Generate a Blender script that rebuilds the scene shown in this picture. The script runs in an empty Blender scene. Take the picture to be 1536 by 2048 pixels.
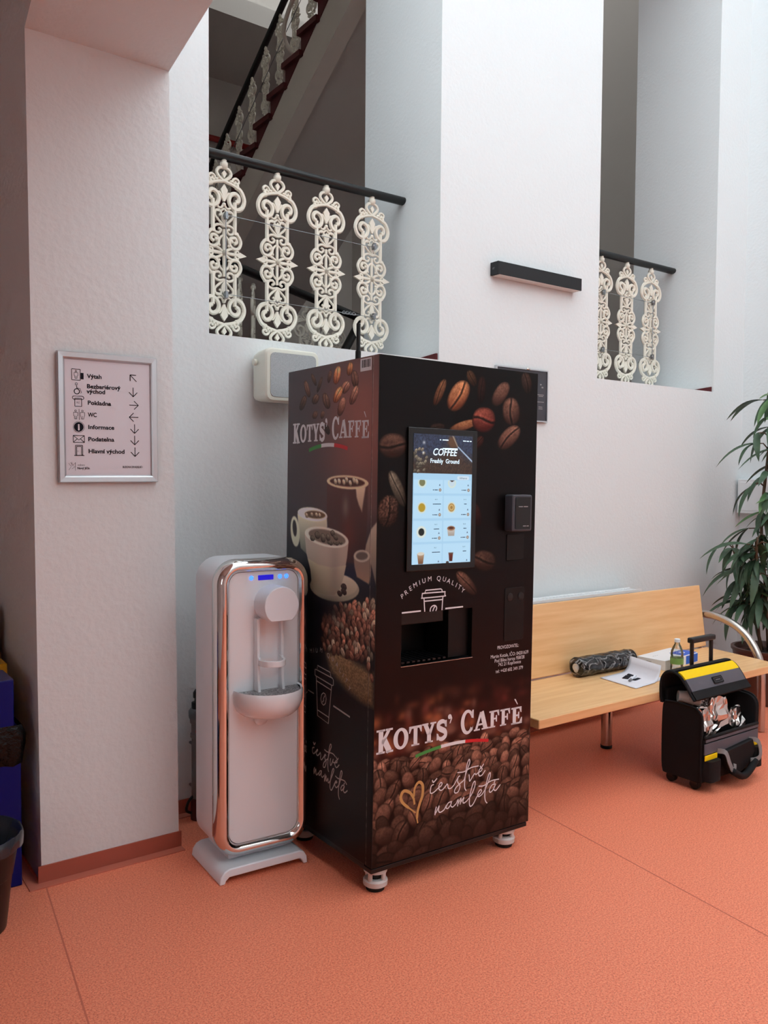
import bpy, bmesh, math, random
import numpy as np
from mathutils import Vector, Matrix

# ---------------------------------------------------------------- camera, sky, exposure
scene = bpy.context.scene
COL = scene.collection
cam_data = bpy.data.cameras.new('camera')
cam_data.sensor_fit = 'HORIZONTAL'; cam_data.sensor_width = 36.0
cam_data.lens = 36.0 * 1661.57 / 1536.0
cam_data.clip_start = 0.05; cam_data.clip_end = 100
cam = bpy.data.objects.new('camera', cam_data)
COL.objects.link(cam)
cam.matrix_world = Matrix(((0.809295, 0.017899, -0.587130, 0.0), (-0.587359, 0.036936, -0.808484, 0.0), (0.007215, 0.999157, 0.040405, 1.42), (0, 0, 0, 1)))
scene.camera = cam

world = bpy.data.worlds.new('overcast_sky'); scene.world = world
world.use_nodes = True
_bg = world.node_tree.nodes['Background']
_bg.inputs['Color'].default_value = (0.93, 0.985, 1.005, 1); _bg.inputs['Strength'].default_value = 2.1

vs = scene.view_settings
vs.view_transform = 'Standard'; vs.look = 'None'; vs.gamma = 1.0; vs.use_curve_mapping = False
vs.exposure = 0.25
scene.cycles.use_denoising = True
scene.cycles.max_bounces = 6; scene.cycles.diffuse_bounces = 4; scene.cycles.glossy_bounces = 3
scene.cycles.transmission_bounces = 4; scene.cycles.transparent_max_bounces = 8
scene.cycles.use_adaptive_sampling = True; scene.cycles.adaptive_threshold = 0.1; scene.cycles.adaptive_min_samples = 12
scene.cycles.caustics_reflective = False; scene.cycles.caustics_refractive = False; scene.cycles.blur_glossy = 1.0

rnd = random.Random(7)
PI = math.pi

# ---------------------------------------------------------------- helpers
def lin(c):
    return tuple(((v / 255.0) / 12.92 if v / 255.0 <= 0.04045 else ((v / 255.0 + 0.055) / 1.055) ** 2.4) for v in c)

def mat(name, c, rough=0.5, metal=0.0, spec=0.5, var=None, bump=None, coat=0.0, trans=0.0, emit=None, estr=0.0, alpha=1.0, ior=1.45, vcol=None, stretch=None):
    m = bpy.data.materials.new(name); m.use_nodes = True
    nt = m.node_tree; b = nt.nodes['Principled BSDF']
    rgb = lin(c)
    b.inputs['Base Color'].default_value = (*rgb, 1)
    b.inputs['Roughness'].default_value = rough
    b.inputs['Metallic'].default_value = metal
    b.inputs['Specular IOR Level'].default_value = spec
    b.inputs['IOR'].default_value = ior
    b.inputs['Coat Weight'].default_value = coat
    b.inputs['Transmission Weight'].default_value = trans
    b.inputs['Alpha'].default_value = alpha
    if emit:
        b.inputs['Emission Color'].default_value = (*lin(emit), 1); b.inputs['Emission Strength'].default_value = estr
    tc = None
    if var or bump:
        tc = nt.nodes.new('ShaderNodeTexCoord')
        src = tc.outputs['Object']
        if stretch:
            mp = nt.nodes.new('ShaderNodeMapping'); mp.inputs['Scale'].default_value = stretch
            nt.links.new(src, mp.inputs['Vector']); src = mp.outputs['Vector']
    if var:
        sc, lo, hi = var[:3]
        n = nt.nodes.new('ShaderNodeTexNoise'); n.inputs['Scale'].default_value = sc
        n.inputs['Detail'].default_value = var[3] if len(var) > 3 else 3
        r = nt.nodes.new('ShaderNodeValToRGB')
        w = var[4] if len(var) > 4 else 0.15
        r.color_ramp.elements[0].position = 0.5 - w; r.color_ramp.elements[1].position = 0.5 + w
        r.color_ramp.elements[0].color = (*lin(lo), 1); r.color_ramp.elements[1].color = (*lin(hi), 1)
        nt.links.new(src, n.inputs['Vector']); nt.links.new(n.outputs['Fac'], r.inputs['Fac'])
        nt.links.new(r.outputs['Color'], b.inputs['Base Color'])
    if bump:
        n2 = nt.nodes.new('ShaderNodeTexNoise'); n2.inputs['Scale'].default_value = bump[0]; n2.inputs['Detail'].default_value = 4
        bp = nt.nodes.new('ShaderNodeBump'); bp.inputs['Strength'].default_value = bump[1]; bp.inputs['Distance'].default_value = bump[2]
        nt.links.new(src, n2.inputs['Vector']); nt.links.new(n2.outputs['Fac'], bp.inputs['Height'])
        nt.links.new(bp.outputs['Normal'], b.inputs['Normal'])
    if vcol:
        a = nt.nodes.new('ShaderNodeAttribute'); a.attribute_name = vcol
        nt.links.new(a.outputs['Color'], b.inputs['Emission Color' if estr else 'Base Color'])
    return m

def cr(pts, n=4, closed=False):
    """Catmull-Rom through points of any dimension."""
    P = [Vector(p) for p in pts]
    if len(P) < 3 and not closed: return [tuple(p) for p in P]
    out = []
    m = len(P)
    rng = m if closed else m - 1
    for i in range(rng):
        if closed:
            p0, p1, p2, p3 = P[(i - 1) % m], P[i], P[(i + 1) % m], P[(i + 2) % m]
        else:
            p1, p2 = P[i], P[i + 1]
            p0 = P[i - 1] if i > 0 else p1 * 2 - p2
            p3 = P[i + 2] if i + 2 < m else p2 * 2 - p1
        for k in range(n):
            t = k / n
            out.append(tuple(0.5 * ((2 * p1) + (p2 - p0) * t + (2 * p0 - 5 * p1 + 4 * p2 - p3) * t * t + (3 * p1 - p0 - 3 * p2 + p3) * t ** 3)))
    if not closed: out.append(tuple(P[-1]))
    return out

def rrect(w, h, r, n=6, cx=0.0, cy=0.0):
    out = []
    r = max(r, 1e-4)
    for (sx, sy, a0) in ((1, 1, 0), (-1, 1, 90), (-1, -1, 180), (1, -1, 270)):
        for k in range(n + 1):
            a = math.radians(a0 + 90 * k / n)
            out.append((cx + sx * (w / 2 - r) + r * math.cos(a), cy + sy * (h / 2 - r) + r * math.sin(a)))
    return out

class MB:
    def __init__(s): s.v = []; s.f = []
    def add(s, vs_, fs_):
        o = len(s.v); s.v += [tuple(v) for v in vs_]; s.f += [tuple(i + o for i in f) for f in fs_]; return s
    def hexa(s, p):
        return s.add(p, [(0, 3, 2, 1), (4, 5, 6, 7), (0, 1, 5, 4), (1, 2, 6, 5), (2, 3, 7, 6), (3, 0, 4, 7)])
    def box(s, x0, x1, y0, y1, z0, z1):
        return s.hexa([(x0, y0, z0), (x1, y0, z0), (x1, y1, z0), (x0, y1, z0), (x0, y0, z1), (x1, y0, z1), (x1, y1, z1), (x0, y1, z1)])
    def prism(s, poly, fn, d0, d1):
        n = len(poly)
        a = [fn(u, v, d0) for u, v in poly]; b = [fn(u, v, d1) for u, v in poly]
        return s.add(a + b, [tuple(range(n - 1, -1, -1)), tuple(range(n, 2 * n))] + [(i, (i + 1) % n, n + (i + 1) % n, n + i) for i in range(n)])
    def loft(s, loops, cap0=True, cap1=True, closed=True):
        n = len(loops[0]); o = []
        for L in loops: o += list(L)
        fs_ = []
        for k in range(len(loops) - 1):
            for i in range(n if closed else n - 1):
                j = (i + 1) % n
                fs_.append((k * n + i, k * n + j, (k + 1) * n + j, (k + 1) * n + i))
        if cap0: fs_.append(tuple(range(n - 1, -1, -1)))
        if cap1: fs_.append(tuple(range((len(loops) - 1) * n, len(loops) * n)))
        return s.add(o, fs_)
    def lathe(s, prof, c=(0, 0, 0), n=20, axis='z'):
        loops = []
        for r, h in prof:
            L = []
            for i in range(n):
                a = 2 * PI * i / n
                x, y = r * math.cos(a), r * math.sin(a)
                p = (x, y, h) if axis == 'z' else ((x, -h, y) if axis == 'y' else (h, x, y))
                L.append((p[0] + c[0], p[1] + c[1], p[2] + c[2]))
            loops.append(L)
        return s.loft(loops)
    def ball(s, c, r, n=8, m=5, sc=(1, 1, 1)):
        prof = []
        loops = []
        for k in range(m + 1):
            t = -PI / 2 + PI * k / m
            rr = max(math.cos(t), 0.02) * r; zz = math.sin(t) * r
            loops.append([(c[0] + sc[0] * rr * math.cos(2 * PI * i / n), c[1] + sc[1] * rr * math.sin(2 * PI * i / n), c[2] + sc[2] * zz) for i in range(n)])
        return s.loft(loops)
    def tube(s, pts, r, n=8, closed=False, cap=True):
        P = [Vector(p) for p in pts]; m = len(P)
        up = None; loops = []
        for i in range(m):
            if closed: t = P[(i + 1) % m] - P[i - 1]
            else: t = P[min(i + 1, m - 1)] - P[max(i - 1, 0)]
            if t.length < 1e-9: t = Vector((0, 0, 1))
            t.normalize()
            if up is None:
                up = Vector((0, 1, 0)) if abs(t.y) < 0.9 else Vector((1, 0, 0))
            a = t.cross(up)
            if a.length < 1e-6: a = t.orthogonal()
            a.normalize(); b = a.cross(t).normalized(); up = b
            rr = r[i] if isinstance(r, (list, tuple)) else r
            loops.append([tuple(P[i] + (a * math.cos(2 * PI * k / n) + b * math.sin(2 * PI * k / n)) * rr) for k in range(n)])
        if closed: loops.append(loops[0]); return s.loft(loops, False, False)
        return s.loft(loops, cap, cap)
    def ribbon(s, pts, w, fn):
        """flat stroke of width w along 2-D points, fn maps (u, v) to 3-D"""
        P = [Vector(p) for p in pts]; m = len(P); L = []; R_ = []
        for i in range(m):
            t = (P[min(i + 1, m - 1)] - P[max(i - 1, 0)])
            if t.length < 1e-9: t = Vector((1, 0))
            t.normalize(); nn = Vector((-t.y, t.x))
            ww = (w[i] if isinstance(w, (list, tuple)) else w) / 2
            L.append(P[i] + nn * ww); R_.append(P[i] - nn * ww)
        vs_ = [fn(*p) for p in L] + [fn(*p) for p in R_]
        return s.add(vs_, [(i, m + i, m + i + 1, i + 1) for i in range(m - 1)])
    def poly(s, pts, fn):
        return s.add([fn(*p) for p in pts], [tuple(range(len(pts)))])
    def mesh(s, name, smooth=False, fix=True):
        me = bpy.data.meshes.new(name); me.from_pydata(s.v, [], s.f)
        if fix:
            bm = bmesh.new(); bm.from_mesh(me); bmesh.ops.recalc_face_normals(bm, faces=bm.faces); bm.to_mesh(me); bm.free()
        if smooth:
            me.polygons.foreach_set('use_smooth', [True] * len(me.polygons))
            if smooth != True: me.set_sharp_from_angle(angle=math.radians(smooth))
        me.update()
        return me
    def build(s, name, m, parent=None, smooth=False, bevel=0.0, seg=2, label=None, fix=True):
        o = bpy.data.objects.new(name, s.mesh(name, smooth, fix)); COL.objects.link(o)
        if m: o.data.materials.append(m)
        if parent: o.parent = parent
        if bevel:
            md = o.modifiers.new('bevel', 'BEVEL'); md.width = bevel; md.segments = seg; md.limit_method = 'ANGLE'; md.angle_limit = math.radians(40)
            if not smooth:
                o.data.polygons.foreach_set('use_smooth', [True] * len(o.data.polygons)); o.data.set_sharp_from_angle(angle=math.radians(40))
        if label: o['label'] = label
        return o

def tag(o, label, cat, group=None):
    o['label'] = label; o['category'] = cat
    if group: o['group'] = group
    return o
def thing(name, label, cat, loc=(0, 0, 0), rot=(0, 0, 0), group=None):
    o = bpy.data.objects.new(name, None); o.empty_display_size = 0.1; COL.objects.link(o)
    o.location = loc; o.rotation_euler = rot
    return tag(o, label, cat, group)
def struct(name, mb, m, **k):
    o = mb.build(name, m, **k); o['kind'] = 'structure'; return o

_tc = {}
def glyphs(txt, size, align='LEFT', bold=0.0, space=1.0, shear=0.0):
    key = (txt, size, align, bold, space, shear)
    if key not in _tc:
        cu = bpy.data.curves.new('lettering', 'FONT'); cu.body = txt; cu.size = size; cu.align_x = align
        cu.offset = bold; cu.space_character = space; cu.shear = shear; cu.resolution_u = 3
        ob = bpy.data.objects.new('lettering', cu)
        me = bpy.data.meshes.new_from_object(ob)
        _tc[key] = ([(v.co.x, v.co.y) for v in me.vertices], [tuple(p.vertices) for p in me.polygons])
        bpy.data.objects.remove(ob); bpy.data.curves.remove(cu); bpy.data.meshes.remove(me)
    return _tc[key]
def put_text(mb, txt, size, u, v, fn, align='LEFT', bold=0.0, space=1.0, rot=0.0, sx=1.0, width=None, shear=0.0):
    vs_, fs_ = glyphs(txt, size, align, bold, space, shear)
    if width and vs_:
        xs = [p[0] for p in vs_]; sx = width / max(max(xs) - min(xs), 1e-6)
    c, s_ = math.cos(rot), math.sin(rot)
    mb.add([fn(u + sx * x * c - y * s_, v + sx * x * s_ + y * c) for x, y in vs_], fs_)

# ---------------------------------------------------------------- materials
M = {}
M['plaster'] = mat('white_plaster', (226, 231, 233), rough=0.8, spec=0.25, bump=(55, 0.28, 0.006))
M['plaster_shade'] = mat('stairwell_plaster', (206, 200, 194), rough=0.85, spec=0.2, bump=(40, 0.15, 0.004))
M['pier'] = mat('painted_pier_plaster', (226, 231, 233), rough=0.55, spec=0.35, bump=(38, 0.35, 0.008))
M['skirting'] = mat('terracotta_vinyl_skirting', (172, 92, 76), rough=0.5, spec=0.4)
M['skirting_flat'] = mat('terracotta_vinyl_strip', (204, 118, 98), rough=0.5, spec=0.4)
M['white'] = mat('white_plastic', (234, 240, 248), rough=0.32, spec=0.5)
M['white_gloss'] = mat('gloss_white_plastic', (236, 242, 248), rough=0.12, spec=0.6, coat=0.4)
M['cream_iron'] = mat('cream_cast_iron', (232, 226, 212), rough=0.5, spec=0.4, bump=(180, 0.2, 0.002))
M['black_paint'] = mat('black_painted_steel', (20, 22, 24), rough=0.38, spec=0.5)
M['black_lamp'] = mat('black_powder_coat', (34, 36, 39), rough=0.55, spec=0.35)
M['diffuser'] = mat('satin_lamp_diffuser', (222, 214, 210), rough=0.4)
M['black_plastic'] = mat('black_plastic', (16, 16, 18), rough=0.35, spec=0.5)
M['alu'] = mat('brushed_aluminium', (205, 208, 212), rough=0.32, metal=1.0)
M['steel'] = mat('brushed_stainless_steel', (196, 190, 184), rough=0.26, metal=1.0, bump=(300, 0.03, 0.0005))
M['chrome'] = mat('chrome_plating', (225, 222, 220), rough=0.06, metal=1.0)
M['zinc'] = mat('zinc_wire', (140, 142, 146), rough=0.35, metal=1.0)
M['paper'] = mat('white_paper', (226, 224, 232), rough=0.75, spec=0.2)
M['ink'] = mat('printed_black_ink', (24, 26, 36), rough=0.7, spec=0.2)
M['white_ink'] = mat('printed_white_ink', (226, 224, 228), rough=0.45, spec=0.3)
M['grey_ink'] = mat('printed_grey_ink', (150, 148, 150), rough=0.5, spec=0.3)
M['dim_ink'] = mat('printed_pale_lettering', (172, 166, 164), rough=0.5, spec=0.3)
M['gold_ink'] = mat('printed_gold_ink', (196, 152, 92), rough=0.5)
M['green_ink'] = mat('printed_green_ink', (70, 150, 72), rough=0.5)
M['red_ink'] = mat('printed_red_ink', (206, 30, 40), rough=0.5)
M['print'] = mat('printed_film', (20, 20, 20), rough=0.35, spec=0.18, vcol='ink')
M['machine'] = mat('machine_black_steel', (18, 16, 17), rough=0.4, spec=0.45)
M['bay'] = mat('cup_bay_black_plastic', (7, 6, 7), rough=0.45, spec=0.3)
M['smoked'] = mat('smoked_black_glass', (6, 6, 7), rough=0.06, spec=0.6)
M['screen'] = mat('lit_display', (4, 4, 4), rough=0.2, vcol='ink', emit=(255, 255, 255), estr=0.84)
M['screen_text'] = mat('lit_display_lettering', (180, 214, 232), rough=0.3, emit=(214, 236, 248), estr=0.7)
M['screen_dark'] = mat('lit_display_dark_lettering', (40, 60, 80), rough=0.3, emit=(50, 75, 95), estr=0.5)
M['foot_white'] = mat('caster_grey_plastic', (206, 202, 200), rough=0.4)
M['rubber'] = mat('black_rubber', (14, 14, 14), rough=0.7)
M['beech'] = mat('beech_veneer', (224, 172, 118), rough=0.38, spec=0.4, var=(5.0, (222, 170, 116), (244, 202, 150), 6, 0.3), stretch=(0.5, 7, 7))
M['beech_edge'] = mat('beech_edge_band', (214, 164, 112), rough=0.45)
M['bag_black'] = mat('black_nylon', (17, 17, 20), rough=0.75, spec=0.3, bump=(500, 0.3, 0.0008))
M['bag_grey'] = mat('charcoal_grey_nylon', (92, 90, 98), rough=0.7, spec=0.3, bump=(500, 0.3, 0.0008))
M['bag_yellow'] = mat('yellow_nylon', (246, 206, 10), rough=0.6, spec=0.3)
M['reflect_grey'] = mat('grey_webbing', (128, 128, 130), rough=0.6)
M['foil'] = mat('crumpled_silver_foil', (214, 208, 204), rough=0.22, metal=1.0)
M['film'] = mat('clear_plastic_film', (235, 238, 240), rough=0.12, spec=0.7, alpha=0.32)
M['blue_bin'] = mat('cobalt_blue_lacquer', (6, 16, 100), rough=0.45, spec=0.25)
M['blue_lid'] = mat('blue_lid_lacquer', (70, 72, 112), rough=0.4, spec=0.5)
M['yellow_bin'] = mat('amber_yellow_lacquer', (214, 158, 18), rough=0.4)
M['brown_bin'] = mat('brown_board', (150, 112, 78), rough=0.6)
M['bag_film'] = mat('black_bin_liner', (6, 6, 7), rough=0.2, spec=0.3, bump=(45, 0.9, 0.01))
M['liner'] = mat('smoky_bin_liner', (40, 46, 54), rough=0.2, spec=0.7)
M['red_oxide'] = mat('dark_red_stone', (86, 22, 28), rough=0.5)
M['red_pipe'] = mat('red_paint', (150, 28, 26), rough=0.45)
M['stair_string'] = mat('grey_stair_string', (222, 212, 202), rough=0.8)
M['speaker'] = mat('ivory_speaker_shell', (228, 228, 216), rough=0.4)
M['grille'] = mat('grey_perforated_grille', (176, 180, 182), rough=0.5, metal=0.3, var=(700, (160, 164, 168), (188, 192, 194), 0, 0.1))
M['leaf'] = mat('dark_green_leaf', (64, 86, 66), rough=0.42, spec=0.4, var=(9, (46, 66, 50), (80, 104, 80)))
M['leaf_light'] = mat('fresh_green_leaf', (84, 116, 70), rough=0.42, spec=0.4, var=(9, (66, 98, 60), (98, 130, 84)))
M['stem'] = mat('woody_stem', (92, 72, 56), rough=0.8)
M['pot'] = mat('brown_glazed_pot', (78, 46, 36), rough=0.35)
M['soil'] = mat('potting_soil', (38, 28, 22), rough=0.95, bump=(60, 0.8, 0.01))
M['led'] = mat('blue_led', (40, 90, 240), rough=0.2, emit=(70, 130, 255), estr=1.6)
M['lcd'] = mat('blue_lcd', (10, 10, 150), rough=0.2, emit=(14, 10, 190), estr=0.8)
M['grate'] = mat('grey_drip_grate', (150, 148, 150), rough=0.4, metal=0.4, var=(160, (110, 108, 110), (178, 176, 178), 2, 0.1))
M['sign_grey'] = mat('anthracite_sign_panel', (66, 68, 76), rough=0.5)
M['card'] = mat('white_card', (228, 230, 234), rough=0.6)
M['card_blue'] = mat('blue_print_card', (10, 92, 200), rough=0.5)
M['pet'] = mat('clear_pet', (232, 240, 242), rough=0.06, spec=0.7, alpha=0.28)
M['label_green'] = mat('green_bottle_label', (120, 160, 84), rough=0.5)
M['cup_white'] = mat('white_paper_cup', (216, 218, 214), rough=0.5)
M['roll'] = mat('black_roll', (24, 24, 26), rough=0.5)
M['pipe_grey'] = mat('grey_pipe_plastic', (120, 118, 116), rough=0.5)
M['radiator'] = mat('white_radiator_enamel', (236, 238, 240), rough=0.35)
M['dark'] = mat('dark_recess', (10, 10, 10), rough=0.8)

def film_mat(name, tint, fac, rough=0.12, scale=60.0, strength=0.6, streak=0.0):
    m = bpy.data.materials.new(name); m.use_nodes = True
    nt = m.node_tree; nt.nodes.clear()
    out = nt.nodes.new('ShaderNodeOutputMaterial'); mx = nt.nodes.new('ShaderNodeMixShader')
    tr = nt.nodes.new('ShaderNodeBsdfTransparent'); gl = nt.nodes.new('ShaderNodeBsdfGlossy')
    tr.inputs['Color'].default_value = (*lin(tint), 1); gl.inputs['Roughness'].default_value = rough
    fr = nt.nodes.new('ShaderNodeFresnel'); fr.inputs['IOR'].default_value = 1.5
    ad = nt.nodes.new('ShaderNodeMath'); ad.operation = 'MULTIPLY_ADD'; ad.inputs[1].default_value = 1.0; ad.inputs[2].default_value = fac
    tc = nt.nodes.new('ShaderNodeTexCoord'); nz = nt.nodes.new('ShaderNodeTexNoise'); nz.inputs['Scale'].default_value = scale; nz.inputs['Detail'].default_value = 2
    bp = nt.nodes.new('ShaderNodeBump'); bp.inputs['Strength'].default_value = strength; bp.inputs['Distance'].default_value = 0.01
    nt.links.new(tc.outputs['Object'], nz.inputs['Vector']); nt.links.new(nz.outputs['Fac'], bp.inputs['Height']); nt.links.new(bp.outputs['Normal'], gl.inputs['Normal'])
    nt.links.new(fr.outputs['Fac'], ad.inputs[0]); nt.links.new(ad.outputs['Value'], mx.inputs['Fac'])
    nt.links.new(tr.outputs['BSDF'], mx.inputs[1]); nt.links.new(gl.outputs['BSDF'], mx.inputs[2]); nt.links.new(mx.outputs['Shader'], out.inputs['Surface'])
    if streak:      # white crease streaks, painted in place of glints off the folded film
        n2 = nt.nodes.new('ShaderNodeTexNoise'); n2.inputs['Scale'].default_value = scale; n2.inputs['Detail'].default_value = 3; n2.inputs['Distortion'].default_value = 1.2
        rp_ = nt.nodes.new('ShaderNodeValToRGB'); e = rp_.color_ramp.elements
        e[0].position = 0.47; e[0].color = (0, 0, 0, 1); e[1].position = 0.53; e[1].color = (0, 0, 0, 1)
        k_ = e.new(0.5); k_.color = (streak, streak, streak, 1)
        df = nt.nodes.new('ShaderNodeBsdfDiffuse'); df.inputs['Color'].default_value = (0.9, 0.9, 0.92, 1); m2 = nt.nodes.new('ShaderNodeMixShader')
        nt.links.new(tc.outputs['Object'], n2.inputs['Vector']); nt.links.new(n2.outputs['Fac'], rp_.inputs['Fac']); nt.links.new(rp_.outputs['Color'], m2.inputs['Fac'])
        nt.links.new(mx.outputs['Shader'], m2.inputs[1]); nt.links.new(df.outputs['BSDF'], m2.inputs[2]); nt.links.new(m2.outputs['Shader'], out.inputs['Surface'])
    return m
M['film'] = film_mat('crinkled_clear_film', (245, 246, 248), 0.02, 0.07, 13.0, 0.6, streak=0.35)
M['pet'] = film_mat('clear_bottle_plastic', (250, 252, 252), 0.12, 0.08, 30.0, 0.3)
M['wrap'] = film_mat('shiny_clear_wrap', (225, 228, 232), 0.30, 0.15, 45.0, 0.9, streak=0.9)
# linoleum: fine warm and dark flecks
def lino():
    m = bpy.data.materials.new('terracotta_linoleum'); m.use_nodes = True
    nt = m.node_tree; b = nt.nodes['Principled BSDF']
    tc = nt.nodes.new('ShaderNodeTexCoord')
    def noise(scale, detail, p0, p1, c0, c1):
        n = nt.nodes.new('ShaderNodeTexNoise'); n.inputs['Scale'].default_value = scale; n.inputs['Detail'].default_value = detail
        r = nt.nodes.new('ShaderNodeValToRGB')
        r.color_ramp.elements[0].position = p0; r.color_ramp.elements[1].position = p1
        r.color_ramp.elements[0].color = (*lin(c0), 1); r.color_ramp.elements[1].color = (*lin(c1), 1)
        nt.links.new(tc.outputs['Object'], n.inputs['Vector']); nt.links.new(n.outputs['Fac'], r.inputs['Fac'])
        return r.outputs['Color']
    base = noise(170, 2, 0.38, 0.62, (234, 124, 94), (252, 154, 120))
    flecks = noise(260, 1, 0.30, 0.40, (120, 62, 46), (255, 255, 255))
    light = noise(230, 1, 0.62, 0.72, (0, 0, 0), (90, 60, 40))
    mx = nt.nodes.new('ShaderNodeMix'); mx.data_type = 'RGBA'; mx.blend_type = 'MULTIPLY'; mx.inputs['Factor'].default_value = 0.55
    nt.links.new(base, mx.inputs['A']); nt.links.new(flecks, mx.inputs['B'])
    ad = nt.nodes.new('ShaderNodeMix'); ad.data_type = 'RGBA'; ad.blend_type = 'ADD'; ad.inputs['Factor'].default_value = 0.8
    nt.links.new(mx.outputs['Result'], ad.inputs['A']); nt.links.new(light, ad.inputs['B'])
    nt.links.new(ad.outputs['Result'], b.inputs['Base Color'])
    b.inputs['Roughness'].default_value = 0.5; b.inputs['Specular IOR Level'].default_value = 0.35
    return m
M['lino'] = lino()
M['seam'] = mat('linoleum_weld_seam', (206, 110, 86), rough=0.55)
# ---------------------------------------------------------------- the building
WY, WB = 3.286, 3.96          # front and back faces of the main wall
SILL = 2.025
TOP = 6.2
XR = 5.51                      # right-hand wall of the hall

# floor: lino sheets about two metres wide, laid slightly askew, with welded seams
fl = struct('floor', MB().box(-2.4, 7.0, -4.2, 5.4, -0.12, 0.0), M['lino'])
def skew(x, y): return (x + 0.118 * (y - 2.4), y)
for x0 in (0.652, 2.594, 4.536):
    a, b = skew(x0, -4.0), skew(x0, 3.2)
    MB().prism([(a[0] - .0024, a[1]), (a[0] + .0024, a[1]), (b[0] + .0024, b[1]), (b[0] - .0024, b[1])], lambda u, v, d: (u, v, d), 0.0, 0.0006).build('seam', M['seam'], fl)

# main wall with two tall openings to the stairwell
wb = MB()
wb.box(0.9, XR + 0.3, WY, WB, 0.0, SILL)
wb.box(0.9, 1.470, WY, WB, SILL, TOP); wb.box(-2.6, 0.9, WY, WB, 3.50, TOP)
wb.box(2.725, 3.948, WY, WB, SILL, TOP)
wb.box(5.148, XR + 0.3, WY, WB, SILL, TOP)
wb.box(1.470, 2.725, WY, WB, 5.15, TOP)
wb.box(3.948, 5.148, WY, WB, 5.15, TOP)
struct('wall_back', wb, M['plaster'])
struct('wall_right', MB().box(XR, XR + 0.25, -4.2, WY, 0, TOP), M['plaster'])
struct('wall_behind', MB().box(-2.4, XR + 0.25, -4.45, -4.2, 0, 4.7), M['plaster'])
wc_ = MB(); CY0, CY1, CZ0, CZ1 = -0.6, 0.7, 0.95, 2.3      # a glazed opening lets daylight into the passage
wc_.box(-2.6, -2.4, -4.2, CY0, 0, 3.36); wc_.box(-2.6, -2.4, CY1, 5.4, 0, 3.36); wc_.box(-2.6, -2.4, CY0, CY1, 0, CZ0); wc_.box(-2.6, -2.4, CY0, CY1, CZ1, 3.36)
struct('wall_corridor', wc_, M['plaster'])
wf = MB(); wf.box(-2.53, -2.47, CY0, CY1, CZ0, CZ0 + .06); wf.box(-2.53, -2.47, CY0, CY1, CZ1 - .06, CZ1)
for y_ in (CY0, (CY0 + CY1) / 2 - .03, CY1 - .06): wf.box(-2.53, -2.47, y_, y_ + .06, CZ0 + .06, CZ1 - .06)
struct('window_2', wf, M['white'])
struct('wall_corridor_end', MB().box(-2.4, 0.95, 5.2, 5.4, 0, 3.36), M['plaster'])
struct('ceiling', MB().box(-2.6, 0.7, -4.2, 5.4, 3.36, 3.50), M['plaster'])

# pier on the left (leans a little) and the downstand wall it carries, running towards the viewer
pier = MB()
pier.hexa([(0.712, 2.997, 0), (1.214, 2.997, 0), (1.214, 5.3, 0), (0.712, 5.3, 0), (0.684, 2.997, 2.911), (1.184, 2.997, 2.911), (1.184, 5.3, 2.911), (0.684, 5.3, 2.911)])
struct('wall_left', pier, M['pier'])
bx = MB(); BT = 3.50
def bl(y): return 0.684 + 0.115 * (y - 2.997)
def br_(y): return 1.184 + 0.119 * (y - 2.997)
for (ya, yb) in ((-4.2, 2.997),):
    bx.hexa([(bl(ya), ya, 2.911), (br_(ya), ya, 2.911), (br_(yb), yb, 2.911), (bl(yb), yb, 2.911), (bl(ya), ya, BT), (br_(ya), ya, BT), (br_(yb), yb, BT), (bl(yb), yb, BT)])
bx.box(0.684, 1.184, 2.997, 5.3, 2.911, BT)
struct('wall_left_beam', bx, M['pier'])

# skirting: an upright strip and a flat welded strip on the floor
def skirting(name, x0, x1, y):
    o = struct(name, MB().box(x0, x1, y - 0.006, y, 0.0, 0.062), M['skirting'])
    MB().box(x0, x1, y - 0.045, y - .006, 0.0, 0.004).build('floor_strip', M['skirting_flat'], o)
    return o
skirting('baseboard_left', 0.70, 1.222, 2.997)
skirting('baseboard_back', 1.216, XR, WY)
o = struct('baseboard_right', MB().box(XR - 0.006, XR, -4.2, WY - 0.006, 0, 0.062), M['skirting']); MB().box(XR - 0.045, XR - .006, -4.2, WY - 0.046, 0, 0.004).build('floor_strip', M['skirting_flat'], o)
struct('baseboard_corridor', MB().box(0.664, 0.7, 2.952, 5.2, 0, 0.004), M['skirting_flat'])

# glazed roof of the hall: only the bars are needed, daylight falls between them
sk = MB()
for i in range(11): sk.box(-2.3 + i * 0.78, -2.24 + i * 0.78, -4.4, 4.0, TOP, TOP + 0.12)
struct('window_1', sk, M['white'])

# stairwell behind the openings
SW = dict(x0=1.15, x1=7.6, y0=WB, y1=11.4, z0=2.02, z1=9.6)
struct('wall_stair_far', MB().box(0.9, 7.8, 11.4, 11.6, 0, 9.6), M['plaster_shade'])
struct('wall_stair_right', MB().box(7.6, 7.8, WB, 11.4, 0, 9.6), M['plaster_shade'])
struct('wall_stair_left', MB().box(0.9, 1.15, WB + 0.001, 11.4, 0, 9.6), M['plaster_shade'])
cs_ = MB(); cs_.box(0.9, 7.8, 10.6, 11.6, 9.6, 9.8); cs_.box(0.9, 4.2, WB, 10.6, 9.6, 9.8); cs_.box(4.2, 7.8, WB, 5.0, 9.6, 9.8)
struct('ceiling_stairwell', cs_, M['plaster_shade'])      # unseen rooflight gap over the stair, added to light the stairwell
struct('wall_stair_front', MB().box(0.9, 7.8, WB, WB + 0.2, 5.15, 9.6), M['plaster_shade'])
struct('wall_stair_front_right', MB().box(XR + 0.3, 7.8, WB, WB + 0.2, 0.0, 5.15), M['plaster_shade'])
struct('floor_landing', MB().box(1.15, 7.6, WB, 5.3, 1.83, 2.02), M['red_oxide'])
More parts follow.
